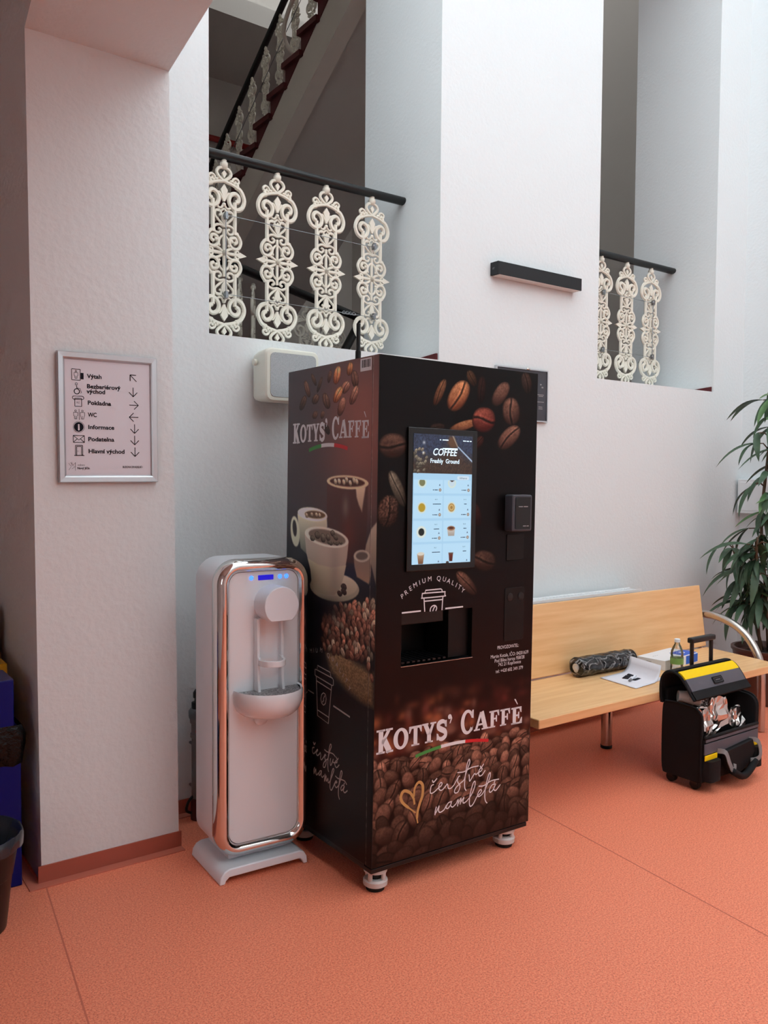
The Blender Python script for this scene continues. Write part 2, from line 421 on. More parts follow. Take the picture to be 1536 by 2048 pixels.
struct('floor_stairwell', MB().box(1.15, 7.6, 5.3, 11.4, 0.2, 0.4), M['red_oxide'])
struct('floor_upper_landing', MB().box(1.15, 7.6, 9.75, 11.4, 7.19, 7.45), M['plaster_shade'])
for i, (xa, s_) in enumerate(((2.725, 1), (5.148, 1))):       # dark skirting on each reveal
    k = MB(); k.hexa([(xa - .012, WY + .01, SILL), (xa - .001, WY + .01, SILL), (xa - .001, WY + .45, SILL), (xa - .012, WY + .45, SILL), (xa - .012, WY + .01, SILL + .034), (xa - .001, WY + .01, SILL + .034), (xa - .001, WY + .45, SILL + .004), (xa - .012, WY + .45, SILL + .004)])
    struct('trim_%d' % (i + 1), k, M['red_oxide'])

# ---- cast-iron baluster, 0.85 m tall, drawn as one quarter and mirrored
def make_baluster():
    b = MB(); SX, SZ, VC = 6.0e-4, 4.93e-4, 860.0
    curves = [
        ([(0, 66), (42, 80), (60, 118), (42, 155), (0, 190), (-55, 205), (-105, 226)], .0066),
        ([(70, 190), (78, 160), (104, 146), (126, 166), (118, 192), (98, 186), (98, 170)], .0052),
        ([(98, 226), (136, 245), (165, 300), (172, 355), (150, 415), (105, 440), (60, 415), (42, 360), (58, 310), (95, 290), (124, 315), (122, 355), (98, 370)], .0088),
        ([(0, 376), (18, 336), (38, 300), (56, 312), (50, 332)], .0048),
        ([(0, 400), (24, 442), (50, 436), (58, 408), (40, 398)], .0046),
        ([(92, 372), (92, 520), (92, 676)], .0082),
        ([(0, 604), (45, 560), (76, 515), (66, 474), (36, 468), (22, 498), (40, 516)], .0050),
        ([(0, 446), (24, 470), (62, 478)], .0042),
        ([(0, 612), (40, 600), (80, 622), (76, 668), (42, 678), (26, 648), (48, 634)], .0052),
        ([(92, 650), (126, 688), (143, 740), (122, 800), (76, 806), (46, 765), (58, 715), (96, 705), (108, 742), (84, 760)], .0070),
        ([(0, 690), (30, 720), (46, 765)], .0046),
        ([(0, 860), (34, 826), (70, 806)], .0056),
        ([(0, 860), (60, 858), (112, 860)], .0060),
        ([(0, 640), (0, 750), (0, 860)], .0062),
        ([(100, 860), (96, 838), (110, 822), (124, 834)], .0052),
    ]
    polys = [[(0, 222), (30, 276), (15, 330), (8, 380), (-8, 380), (-15, 330), (-30, 276)],
             [(0, 476), (26, 512), (18, 566), (0, 600), (-18, 566), (-26, 512)], [(0, 94), (20, 124), (0, 170), (-20, 124)],
             [(100, 850), (132, 832), (190, 860), (132, 888), (100, 870)],
             [(88, 640), (118, 652), (128, 684), (104, 668)]]
    balls = [(0, 8, .0145), (0, 44, .0205), (114, 214, .0095), (58, 186, .0085), (86, 198, .0085), (0, 410, .010), (0, 860, .015), (66, 742, .009), (40, 790, .007)]
    for sv in (1, -1):
        Z = lambda v: .425 + sv * (VC - v) * SZ
        for sx in (1, -1):
            for pts, r in curves:
                if sx < 0 and all(u == 0 for u, v in pts): continue
                q = cr(pts, 3)
                b.tube([(sx * u * SX, 0, Z(v)) for u, v in q], r * 1.22, 6)
            for u, v, r in balls:
                if u == 0 and sx < 0: continue
                b.ball((sx * u * SX, 0, Z(v)), r, 8, 5)
        for sx in (1, -1):
            for pl in polys[3:]:
                b.prism([(sx * u, v) for u, v in pl], lambda u, v, d: (u * SX, d, Z(v)), -.006, .006)
        for pl in polys[:3]:
            b.prism(pl, lambda u, v, d: (u * SX, d, Z(v)), -.006, .006)
    b.box(-.02, .02, -.012, .012, -.006, .012)
    return b.mesh('baluster', smooth=50, fix=False)
BAL = make_baluster(); BAL.materials.append(M['cream_iron'])
def baluster(parent, loc, rz=0.0, sc=(1, 1, 1)):
    o = bpy.data.objects.new('baluster', BAL); COL.objects.link(o); o.parent = parent
    o.location = loc; o.rotation_euler = (0, 0, rz); o.scale = sc
    return o

def rail_profile(mb, pts, w=.058, h=.042):
    """flattened handrail swept along points"""
    P = [Vector(p) for p in pts]; loops = []
    prof = [(math.cos(a) * w / 2, math.sin(a) * h / 2) for a in [2 * PI * k / 14 for k in range(14)]]
    for i in range(len(P)):
        t = (P[min(i + 1, len(P) - 1)] - P[max(i - 1, 0)]).normalized()
        sd = t.cross(Vector((0, 0, 1))).normalized(); up = sd.cross(t)
        loops.append([tuple(P[i] + sd * u + up * v) for u, v in prof])
    mb.loft(loops)

def gallery(name, label, x0, x1, xs, wires, y=3.60):
    t = thing(name, label, 'railing', (0, 0, 0), group='gallery railings in the wall openings')
    m = MB(); rail_profile(m, [(x0, y, 2.903), (x1, y, 2.903)]); m.build('handrail', M['black_paint'], t, smooth=40)
    for x in xs: baluster(t, (x, y, 2.035))
    for z in wires:
        MB().tube([(xs[0], y - .02, z + .004), (xs[-1], y - .02, z - .004)], .0016, 6).build('wire', M['zinc'], t)
        for x in (xs[0], xs[-1]):
            k = MB(); k.ball((x, y - .022, z), .013, 10, 6); k.box(x - .006, x + .006, y - .034, y - .012, z - .016, z + .016); k.build('wire_clamp', M['zinc'], t, smooth=40)
    k = MB(); k.tube([(xs[0] if name == 'gallery_railing' and x0 < 2 else xs[-1], y - .022, wires[0]), (xs[0] if x0 < 2 else xs[-1], y - .022, wires[1])], .0022, 6); k.build('wire_rod', M['zinc'], t)
    if x0 < 2:
        k = MB()
        for i in range(4):
            k.tube([(2.34 + i * .02 + .011 * math.cos(a), y - .02 + .004 * math.sin(a * 2), wires[1] + .007 * math.sin(a)) for a in [2 * PI * j / 10 for j in range(10)]], .0022, 5, closed=True)
        k.build('chain', M['zinc'], t, smooth=True)
    return t
gallery('gallery_railing', 'cream scrollwork railing with black handrail in the wider opening above the coffee machine', 1.36, 2.724, [1.685, 1.964, 2.242, 2.522], [2.626, 2.264])
gallery('gallery_railing', 'cream scrollwork railing with black handrail in the narrow opening above the bench', 3.80, 5.147, [4.379, 4.642, 4.903], [2.647, 2.275], y=3.625)

# ---- upper stair flight, climbing towards the wall
XS, G, RI = 4.2, 0.311, 0.197
Y0, Z0 = 7.825, 5.188
t = thing('stair_flight', 'dark red stone stair flight with grey string, seen from below through the opening', 'stairs', (0, 0, 0))
k0, k1 = -10, 9
def nose(k): return Y0 - G * k, Z0 + RI * k
def stair_rows():
    tread = MB(); tread.box(XS - .05, XS + 1.5, -.03, G + .02, -.055, 0); tm = tread.mesh('tread'); tm.materials.append(M['red_oxide'])
    riser = MB(); riser.box(XS + .02, XS + 1.5, .0, .03, -RI, -.055); rm = riser.mesh('riser'); rm.materials.append(M['red_oxide'])
    for k in range(k0, k1):
        y, z = nose(k)
        for me, nm in ((tm, 'tread'), (rm, 'riser')):
            o = bpy.data.objects.new(nm, me); COL.objects.link(o); o.parent = t; o.location = (0, y, z)
stair_rows()
ya, za = nose(k0); yb, zb = nose(k1)
MB().prism([(ya + G, za - .25), (ya + G, za - .46), (yb, zb - .25), (yb, zb - .04)], lambda u, v, d: (d, u, v), XS + .02, XS + 1.5).build('soffit', M['plaster_shade'], t)
MB().prism([(ya + G, za - .20), (ya + G, za - .66), (yb, zb - .45), (yb, zb + .01)], lambda u, v, d: (d, u, v), XS - .005, XS + .16).build('string', M['stair_string'], t)
w = MB()
for k in range(k0, k1):
    y, z = nose(k); w.prism([(y + .03, z - .05), (y + G, z - .05), (y + G, z - RI - .06)], lambda u, v, d: (d, u, v), XS - .012, XS + .02)
w.build('step_end', M['red_oxide'], t)
t2 = thing('stair_railing', 'cream scrollwork balusters and black handrail climbing the upper stair flight', 'railing', (0, 0, 0))
for k in range(-8, 9):
    y, z = nose(k); baluster(t2, (XS, y + .13, z + .012), PI / 2, (.86, .9, .86))
m = MB(); ya2, za2 = nose(-9); yb2, zb2 = nose(9)
rail_profile(m, [(XS, ya2 + .13, za2 + .79), (XS, yb2 + .13, zb2 + .79)], .07, .06); m.build('handrail', M['black_paint'], t2, smooth=40)
MB().tube([(XS - .01, ya2, za2 + .5), (XS - .01, yb2, zb2 + .5)], .004, 6).build('wire', M['zinc'], t2)
t3 = thing('wall_handrail', 'pale grey tubular handrail with a curled end beside the upper stair', 'handrail', (0, 0, 0))
q = [nose(7), nose(5), nose(3), nose(1.6), nose(1.2), nose(.95), nose(.9)]
pts = [(XS - .08, q[0][0], q[0][1] + .52), (XS - .08, q[1][0], q[1][1] + .52), (XS - .08, q[2][0], q[2][1] + .52), (XS - .08, q[3][0], q[3][1] + .5), (XS - .06, q[4][0], q[4][1] + .40), (XS + .02, q[5][0] - .1, q[5][1] + .30), (XS + .14, q[6][0] - .2, q[6][1] + .27)]
MB().tube(cr(pts, 5), .022, 8).build('tube', M['stair_string'], t3, smooth=True)

# ---- lower flight railing, descending to the right beyond the landing
t4 = thing('stair_railing', 'cream balusters under a sloping black handrail low behind the gallery railing', 'railing', (0, 0, 0))
m = MB(); rail_profile(m, [(2.10, 5.25, 2.962), (2.577, 5.25, 2.855), (3.579, 5.25, 2.630)], .07, .06); rail_profile(m, [(3.579, 5.25, 2.630), (3.52, 5.22, 2.54), (3.40, 5.2, 2.36)], .07, .06); m.build('handrail', M['black_paint'], t4, smooth=40)
for x, z in ((3.148, 2.673), (3.381, 2.640)): baluster(t4, (x, 5.32, z - .85), 0)
for x, z in ((2.611, 2.819), (2.714, 2.776)): baluster(t4, (x, 5.32, z - .85), 1.0)
baluster(t4, (3.62, 5.6, 1.62), 1.2)
t5 = thing('pipe', 'red painted pipe along the far stairwell wall', 'pipe', (0, 0, 0))
MB().tube([(3.6, 11.33, 6.30), (6.6, 11.33, 6.30)], .045, 8).build('tube', M['red_pipe'], t5, smooth=True)
MB().tube([(3.6, 11.40, 6.30), (3.6, 11.33, 6.30)], .02, 8).build('bracket', M['red_pipe'], t5); MB().tube([(6.0, 11.40, 6.30), (6.0, 11.33, 6.30)], .02, 8).build('bracket', M['red_pipe'], t5)
# ---------------------------------------------------------------- coffee vending machine
W, D, ZB, ZT = 0.737, 0.620, 0.103, 1.831
mc = thing('coffee_machine', 'tall black coffee vending machine covered in printed coffee beans, with a lit touchscreen', 'vending machine', (1.588, 2.245, 0), (0, 0.011, -0.012))
BAY = (0.108, 0.428, 0.779, 0.958)
SCR = (0.118, 0.428, 1.104, 1.597)
DT = 0.040

# art that is printed on the film (metres: front = across, up; side = depth from the front, up)
FB=[(.4033,1.7853,-.0167,.0277,.0189,.0075,0,.4,2),(.4505,1.7482,.0033,.0515,.021,.0006,0,.28,1),(.2576,1.7247,.0232,.0488,.0182,-.0042,0,.62,2),(.3429,1.7185,.0334,.0559,.0407,-.0122,0,1.0,2),(.5456,1.7402,.0321,.046,.031,-.0103,1,.8,0),(.6771,1.7909,-.0107,.0406,.0275,.0055,0,.42,0),(.6004,1.6795,-.0065,.0523,.0458,.0052,0,.75,0),(.368,1.6134,.0652,.02,.0075,-.0159,1,.9,2),(.4651,1.6404,.0575,-.002,-.0065,-.0471,0,.85,1),(.5928,1.5829,.0484,.0437,.0323,-.0186,0,.85,0),(.0594,1.5304,.0595,.004,.0027,-.0435,0,.6,0),(.2497,1.6029,.0352,.0044,.0019,-.0132,0,.4,0),(.4439,1.5587,.0169,.0225,.0172,-.0069,0,.4,1),(.0818,1.3864,.0319,-.0614,-.0234,-.0078,0,.62,3),(.0444,1.3106,.0095,.0559,.0445,-.0058,2,.55,0),(.4366,1.2973,.0154,-.0449,-.0245,-.0042,1,.35,1),(.4812,1.1264,.0573,-.0119,-.0105,-.0382,0,.5,0),(.3982,1.0491,.0462,-.0454,-.0222,-.0125,0,.7,0)]
SB=[(.4738,1.7551,-.0164,-.0339,.0182,-.0007,0,.45,0),(.4254,1.7849,-.0176,-.0246,.0125,-.0012,0,.35,0),(.3829,1.7627,.0172,-.0275,.0114,.0028,0,.3,0),(.3136,1.7865,.008,-.0232,.0125,.0024,0,.4,0),(.2629,1.786,.0114,-.032,.0232,.0046,0,.7,2),(.1792,1.7995,.0073,-.0237,.019,.0038,0,.55,2),(.1466,1.762,-.006,-.0304,.023,.0009,0,.5,0),(.2069,1.7386,.0201,-.0193,.0242,.0089,0,.75,0),(.1503,1.7067,.0201,-.0323,.0211,.0055,0,.65,0),(.2555,1.7163,.0227,-.0278,.0228,.0068,0,.8,2),(.2296,1.6734,.0156,-.0336,.0225,.0045,1,.6,0),(.3343,1.6999,-.0152,-.0304,.0237,-.0014,0,.42,0),(.4114,1.7116,.0147,-.018,.0227,.0063,0,.38,0),(.5039,1.7042,.0184,-.0278,.0207,.0048,0,.32,0),(.4129,1.6533,.0087,-.0149,.0175,.0037,0,.4,0),(.3593,1.6517,.0067,-.0148,.0138,.0025,0,.42,0),(.3258,1.5957,-.012,-.0185,.0164,-.0021,0,.22,0)]
SB2=[(.4213,1.1941,-.0105,-.0097,.0146,-.0047,1,.62,3),(.3845,1.2084,-.0071,-.014,.0183,-.0033,1,.62,3),(.3445,1.2006,-.0057,-.0173,.0169,-.0024,1,.62,3),(.3088,1.2045,-.0055,-.0131,.0151,-.0025,1,.62,3),(.2774,1.2215,-.0066,-.011,.0145,-.0031,1,.62,3),(.2581,1.2077,-.0127,-.0092,.0114,-.0048,1,.62,3),(.2955,1.1852,-.0192,-.0054,.0069,-.0061,1,.62,3),(.2544,1.1863,-.02,-.0033,.0044,-.0058,1,.62,3),(.2236,1.1901,-.0123,-.0031,.0043,-.0043,1,.62,3),(.198,1.0361,-.0088,-.0121,.0171,-.0052,0,.4,0),(.1975,1.0197,-.0136,-.0102,.0134,-.006,0,.4,0),(.2248,1.0099,-.0125,-.0084,.0122,-.0059,0,.4,0),(.2635,1.4067,-.0041,-.0119,.0111,-.0011,1,1.25,3),(.2387,1.4079,-.004,-.0118,.011,-.0011,1,1.25,3),(.208,1.4055,-.004,-.0117,.0108,-.0011,1,1.25,3),(.1902,1.4138,-.0039,-.0117,.0107,-.001,1,1.25,3),(.166,1.4026,-.0039,-.0116,.0105,-.001,1,1.25,3),(.1427,1.4124,-.0038,-.0115,.0104,-.001,1,1.25,3),(.1251,1.4078,-.0038,-.0114,.0103,-.001,1,1.25,3),(.465,1.2781,-.0044,-.0096,.0109,-.0016,1,1.1,3),(.4271,1.2824,-.0044,-.0095,.0107,-.0016,1,1.1,3),(.3932,1.283,-.0043,-.0095,.0105,-.0016,1,1.1,3),(.3698,1.2819,-.0042,-.0094,.0104,-.0016,1,1.1,3)]
SP=[('burlap',[(.3112,.7781),(.2231,.806),(.0073,.7652),(.0025,.6507),(.0786,.6567),(.1836,.6818),(.2765,.722)]),('pile',[(.3389,.9122),(.2547,.9536),(.1563,.981),(.0549,1.0079),(.0023,1.0191),(.0004,.8632),(.0148,.7452),(.0489,.7897),(.125,.7897),(.2504,.7939),(.3211,.789),(.342,.8461)]),('glass',[(.3206,1.4013),(.0568,1.402),(.0566,1.294),(.0647,1.1835),(.1,1.1235),(.1943,1.125),(.2827,1.1844),(.3206,1.2832)]),('glass_hi',[(.1304,1.387),(.0705,1.3909),(.0806,1.3498),(.0907,1.3052),(.1114,1.3299),(.1248,1.3551)]),('glass_rim',[(.0527,1.4018),(.0563,1.3968),(.0661,1.3921),(.0817,1.3881),(.1023,1.3849),(.1272,1.3827),(.1553,1.3816),(.1852,1.3817),(.2155,1.3831),(.2446,1.3856),(.2709,1.3891),(.2931,1.3936),(.3098,1.3987),(.32,1.4043),(.323,1.4099),(.3188,1.4154),(.3075,1.4203),(.2899,1.4244),(.2669,1.4275),(.24,1.4294),(.2106,1.4302),(.1803,1.4297),(.1506,1.428),(.123,1.4252),(.0987,1.4215),(.0788,1.4171),(.0642,1.4122),(.0553,1.4071)]),('glass_in',[(.075,1.403),(.0781,1.3996),(.0863,1.3965),(.0994,1.3939),(.1169,1.3918),(.138,1.3905),(.1616,1.3899),(.1868,1.3901),(.2123,1.3912),(.2367,1.3931),(.2588,1.3956),(.2773,1.3987),(.2913,1.4023),(.2999,1.4061),(.3025,1.4099),(.2991,1.4135),(.2898,1.4168),(.2752,1.4195),(.2561,1.4214),(.2336,1.4226),(.209,1.423),(.1835,1.4225),(.1585,1.4213),(.1351,1.4193),(.1145,1.4167),(.0975,1.4136),(.085,1.4102),(.0774,1.4066)]),('cupb',[(.5362,1.2816),(.3206,1.2832),(.315,1.243),(.387,1.1773),(.4647,1.1333),(.5076,1.1513),(.5233,1.2037)]),('cupb_rim',[(.3163,1.2786),(.3205,1.2734),(.3298,1.2686),(.3436,1.2646),(.3615,1.2614),(.3825,1.2594),(.4058,1.2586),(.4302,1.259),(.4546,1.2607),(.4776,1.2636),(.498,1.2676),(.5147,1.2724),(.5268,1.2779),(.5336,1.2837),(.5346,1.2896),(.5299,1.2951),(.5196,1.3001),(.5044,1.3042),(.4852,1.3072),(.463,1.309),(.439,1.3096),(.4145,1.3088),(.3906,1.3068),(.3687,1.3037),(.3496,1.2997),(.3342,1.295),(.3233,1.2897),(.3172,1.2842)]),('cupb_in',[(.3294,1.2823),(.3318,1.2791),(.3377,1.2762),(.3469,1.2736),(.3589,1.2715),(.3732,1.2699),(.3891,1.269),(.4059,1.2688),(.4227,1.2693),(.4386,1.2706),(.4529,1.2725),(.4648,1.275),(.4736,1.2779),(.4788,1.2811),(.4801,1.2844),(.4776,1.2877),(.4712,1.2907),(.4614,1.2933),(.4488,1.2955),(.4339,1.297),(.4176,1.2978),(.4007,1.2978),(.3841,1.2972),(.3686,1.2958),(.3549,1.2939),(.3437,1.2914),(.3355,1.2886),(.3307,1.2855)]),('hand_o',[(.518,1.2159),(.5167,1.2029),(.5171,1.1904),(.5194,1.179),(.5233,1.1692),(.5286,1.1616),(.5352,1.1565),(.5427,1.1543),(.5507,1.1549),(.5588,1.1585),(.5667,1.1648),(.5738,1.1735),(.58,1.1843),(.5847,1.1965),(.5878,1.2096),(.5892,1.2228),(.5887,1.2355),(.5864,1.2471),(.5824,1.2569),(.5768,1.2645),(.5701,1.2694),(.5625,1.2715),(.5545,1.2706),(.5464,1.2668),(.5386,1.2603),(.5316,1.2515),(.5256,1.2408),(.521,1.2287)]),('hand_i',[(.5406,1.2265),(.5398,1.2194),(.5398,1.2125),(.5407,1.2063),(.5424,1.2011),(.5448,1.197),(.5477,1.1943),(.5512,1.1931),(.5549,1.1936),(.5587,1.1957),(.5623,1.1992),(.5658,1.204),(.5687,1.2099),(.5711,1.2166),(.5727,1.2237),(.5735,1.2309),(.5735,1.2378),(.5726,1.244),(.5709,1.2493),(.5685,1.2534),(.5655,1.2561),(.562,1.2571),(.5583,1.2566),(.5545,1.2545),(.5508,1.251),(.5474,1.2461),(.5445,1.2402),(.5422,1.2336)]),('cream',[(.0332,1.2497),(-.0041,1.2779),(-.0046,1.2039),(-.0051,1.0524),(.0299,1.1298),(.0703,1.1799)]),('jug',[(.1385,1.1523),(.0309,1.1672),(.0316,1.0921),(.0418,1.0628),(.1161,1.0804),(.1316,1.1143)]),('jug_rim',[(.0373,1.1589),(.0384,1.1542),(.0419,1.1495),(.0476,1.1451),(.0552,1.1412),(.0645,1.1379),(.0749,1.1355),(.086,1.134),(.0972,1.1336),(.1079,1.1342),(.1176,1.1359),(.1257,1.1385),(.1319,1.142),(.1359,1.1462),(.1373,1.1508),(.1361,1.1556),(.1324,1.1604),(.1264,1.1649),(.1185,1.1689),(.1089,1.1721),(.0983,1.1744),(.0871,1.1758),(.076,1.1761),(.0655,1.1753),(.0561,1.1736),(.0483,1.1709),(.0424,1.1674),(.0386,1.1634)]),('jug_in',[(.0506,1.1578),(.0514,1.1547),(.054,1.1515),(.0581,1.1485),(.0638,1.1459),(.0705,1.1437),(.0781,1.142),(.0862,1.141),(.0943,1.1406),(.1021,1.141),(.1091,1.1421),(.115,1.1438),(.1195,1.1461),(.1223,1.1489),(.1233,1.1519),(.1225,1.1552),(.1198,1.1583),(.1155,1.1614),(.1097,1.164),(.1028,1.1662),(.0951,1.1679),(.087,1.1688),(.0789,1.1691),(.0712,1.1687),(.0644,1.1675),(.0586,1.1658),(.0543,1.1635),(.0516,1.1608)]),('sau_o',[(.1001,1.0334),(.1064,1.0224),(.12,1.0116),(.1405,1.0015),(.1672,.9924),(.1988,.985),(.2341,.9796),(.2713,.9764),(.3088,.9758),(.3444,.9778),(.3763,.9825),(.4026,.9895),(.4218,.9987),(.4325,1.0094),(.4342,1.0211),(.4267,1.0331),(.4106,1.0448),(.3868,1.0554),(.3568,1.0645),(.3223,1.0715),(.2854,1.0762),(.2478,1.0783),(.2117,1.0779),(.1785,1.075),(.1499,1.0699),(.127,1.0628),(.1106,1.054),(.1016,1.0441)]),('sau_i',[(.1118,1.043),(.1171,1.0341),(.1292,1.0253),(.1473,1.017),(.1709,1.0097),(.1989,1.0037),(.2302,.9993),(.2631,.9968),(.2962,.9963),(.3277,.998),(.3558,1.0018),(.3791,1.0075),(.396,1.0149),(.4056,1.0235),(.4073,1.033),(.401,1.0427),(.387,1.0521),(.3663,1.0607),(.3401,1.0681),(.3098,1.0738),(.2773,1.0776),(.2441,1.0794),(.212,1.0791),(.1824,1.0768),(.1568,1.0727),(.1362,1.0669),(.1215,1.0598),(.1133,1.0518)]),('cup',[(.4786,1.2099),(.4648,1.1368),(.432,1.0765),(.4202,1.0201),(.3823,.9983),(.3161,.9941),(.2588,1.0009),(.2222,1.0268),(.199,1.0753),(.1797,1.1425),(.1711,1.1985),(.3212,1.1818)]),('cup_low',[(.4538,1.1166),(.3716,1.0993),(.2804,1.0974),(.185,1.1143),(.199,1.0753),(.2222,1.0268),(.2588,1.0009),(.3161,.9941),(.3823,.9983),(.4202,1.0201),(.432,1.0765)]),('cup_rim',[(.1723,1.195),(.1789,1.1878),(.1923,1.1815),(.212,1.1762),(.2372,1.1723),(.2668,1.1699),(.2994,1.1693),(.3336,1.1704),(.3677,1.1733),(.3999,1.1779),(.4284,1.1839),(.4515,1.1911),(.468,1.1991),(.4767,1.2075),(.4772,1.2158),(.4695,1.2234),(.4539,1.2301),(.4315,1.2354),(.4035,1.2391),(.3718,1.2409),(.3378,1.241),(.3036,1.2392),(.2706,1.2357),(.2406,1.2309),(.2149,1.2248),(.1945,1.2178),(.1802,1.2103),(.1728,1.2026)]),('cup_in',[(.1909,1.1966),(.1962,1.1913),(.2074,1.1867),(.2239,1.1829),(.2451,1.1801),(.2701,1.1786),(.2977,1.1783),(.3265,1.1794),(.3553,1.1819),(.3824,1.1855),(.4065,1.1902),(.4261,1.1958),(.4402,1.2018),(.4479,1.2081),(.4486,1.2142),(.4425,1.2199),(.4298,1.2248),(.4114,1.2286),(.3882,1.2311),(.3616,1.2324),(.3331,1.2322),(.3042,1.2307),(.2762,1.2279),(.2505,1.2241),(.2284,1.2193),(.2107,1.214),(.1983,1.2082),(.1916,1.2024)])]
FST=[(.0042,[(.2555,.3575),(.2606,.3488),(.2766,.3598)]),(.0042,[(.2624,.3407),(.2511,.3378),(.2467,.3208),(.2501,.3111),(.2647,.3133),(.2824,.3239)]),(.0042,[(.2824,.3239),(.2954,.329),(.3001,.3371),(.2934,.341),(.2855,.331),(.2874,.3177),(.2991,.3127),(.3153,.3224),(.3234,.3312)]),(.0042,[(.3234,.3312),(.3269,.3253),(.3288,.3145),(.3406,.3109),(.3555,.3196)]),(.0042,[(.3555,.3196),(.3752,.3446),(.3836,.3483)]),(.0042,[(.3752,.3446),(.3722,.3295),(.3845,.3112),(.3765,.2918),(.363,.2893),(.3588,.298),(.3692,.3117),(.4029,.3287)]),(.0042,[(.4029,.3287),(.4158,.3606),(.4289,.3872),(.4268,.4009),(.4185,.3892),(.4108,.3562),(.4065,.3201),(.4078,.2987),(.415,.2872)]),(.0042,[(.3707,.3625),(.4021,.36),(.4364,.3686),(.4731,.3685)]),(.0042,[(.4266,.3453),(.4286,.3343),(.4307,.3193),(.4442,.334),(.4544,.344)]),(.0042,[(.4544,.344),(.4616,.3386),(.4737,.3443)]),(.0042,[(.4685,.3426),(.4843,.3463),(.4911,.3544),(.4822,.3574),(.4737,.3443),(.4776,.3302),(.4917,.3315),(.5066,.3462)]),(.0042,[(.4802,.3672),(.4857,.3603),(.4988,.3713)]),(.0042,[(.2757,.2581),(.2712,.2437),(.2699,.2285)]),(.0042,[(.2714,.2333),(.2809,.2467),(.2888,.2592)]),(.0042,[(.2888,.2592),(.2859,.243),(.2927,.2338),(.3107,.239),(.322,.2535)]),(.0042,[(.3435,.262),(.3302,.2595),(.3205,.246),(.329,.2402),(.3421,.2518),(.3468,.2639)]),(.0042,[(.3468,.2639),(.3421,.2492),(.3508,.2408),(.3674,.249)]),(.0042,[(.3674,.249),(.3772,.2627),(.3745,.2383)]),(.0042,[(.375,.2448),(.3908,.2652),(.3863,.2424)]),(.0042,[(.3872,.2475),(.4045,.265),(.3998,.2501),(.4051,.2437),(.4187,.2488)]),(.0042,[(.4187,.2488),(.4391,.2658),(.4557,.2944),(.457,.3128),(.4484,.3092),(.4353,.2746),(.431,.2409),(.4366,.2251),(.4504,.2315),(.4673,.2546)]),(.0042,[(.4673,.2546),(.4847,.2645),(.4898,.2742),(.4809,.276),(.4707,.262),(.4762,.2528),(.492,.2576),(.5058,.2709)]),(.0042,[(.5058,.2709),(.5196,.2925),(.5315,.3172),(.531,.3321),(.5223,.3216),(.5108,.2861),(.5064,.252),(.5106,.2295),(.5198,.2189)]),(.0042,[(.4751,.2919),(.5018,.2892),(.5373,.2998),(.5774,.2988)]),(.0042,[(.5595,.2846),(.5414,.2827),(.5293,.2662),(.5349,.2569),(.5509,.2673),(.5596,.2832)]),(.0042,[(.5596,.2832),(.5509,.2673),(.5602,.2586),(.5746,.268),(.5846,.2769)]),(.0042,[(.5521,.2887),(.5573,.2972)])]
HEART=[(.0095,[(.1774,.2868),(.1721,.3106),(.1544,.3344),(.1295,.3433),(.1175,.327),(.1241,.3056),(.1493,.2827),(.1828,.2565)]),(.0095,[(.1742,.3152),(.1768,.3425),(.1884,.3592),(.201,.3605),(.2124,.3455),(.2116,.3126),(.201,.2868),(.1921,.2608),(.1895,.236),(.1931,.2174)])]
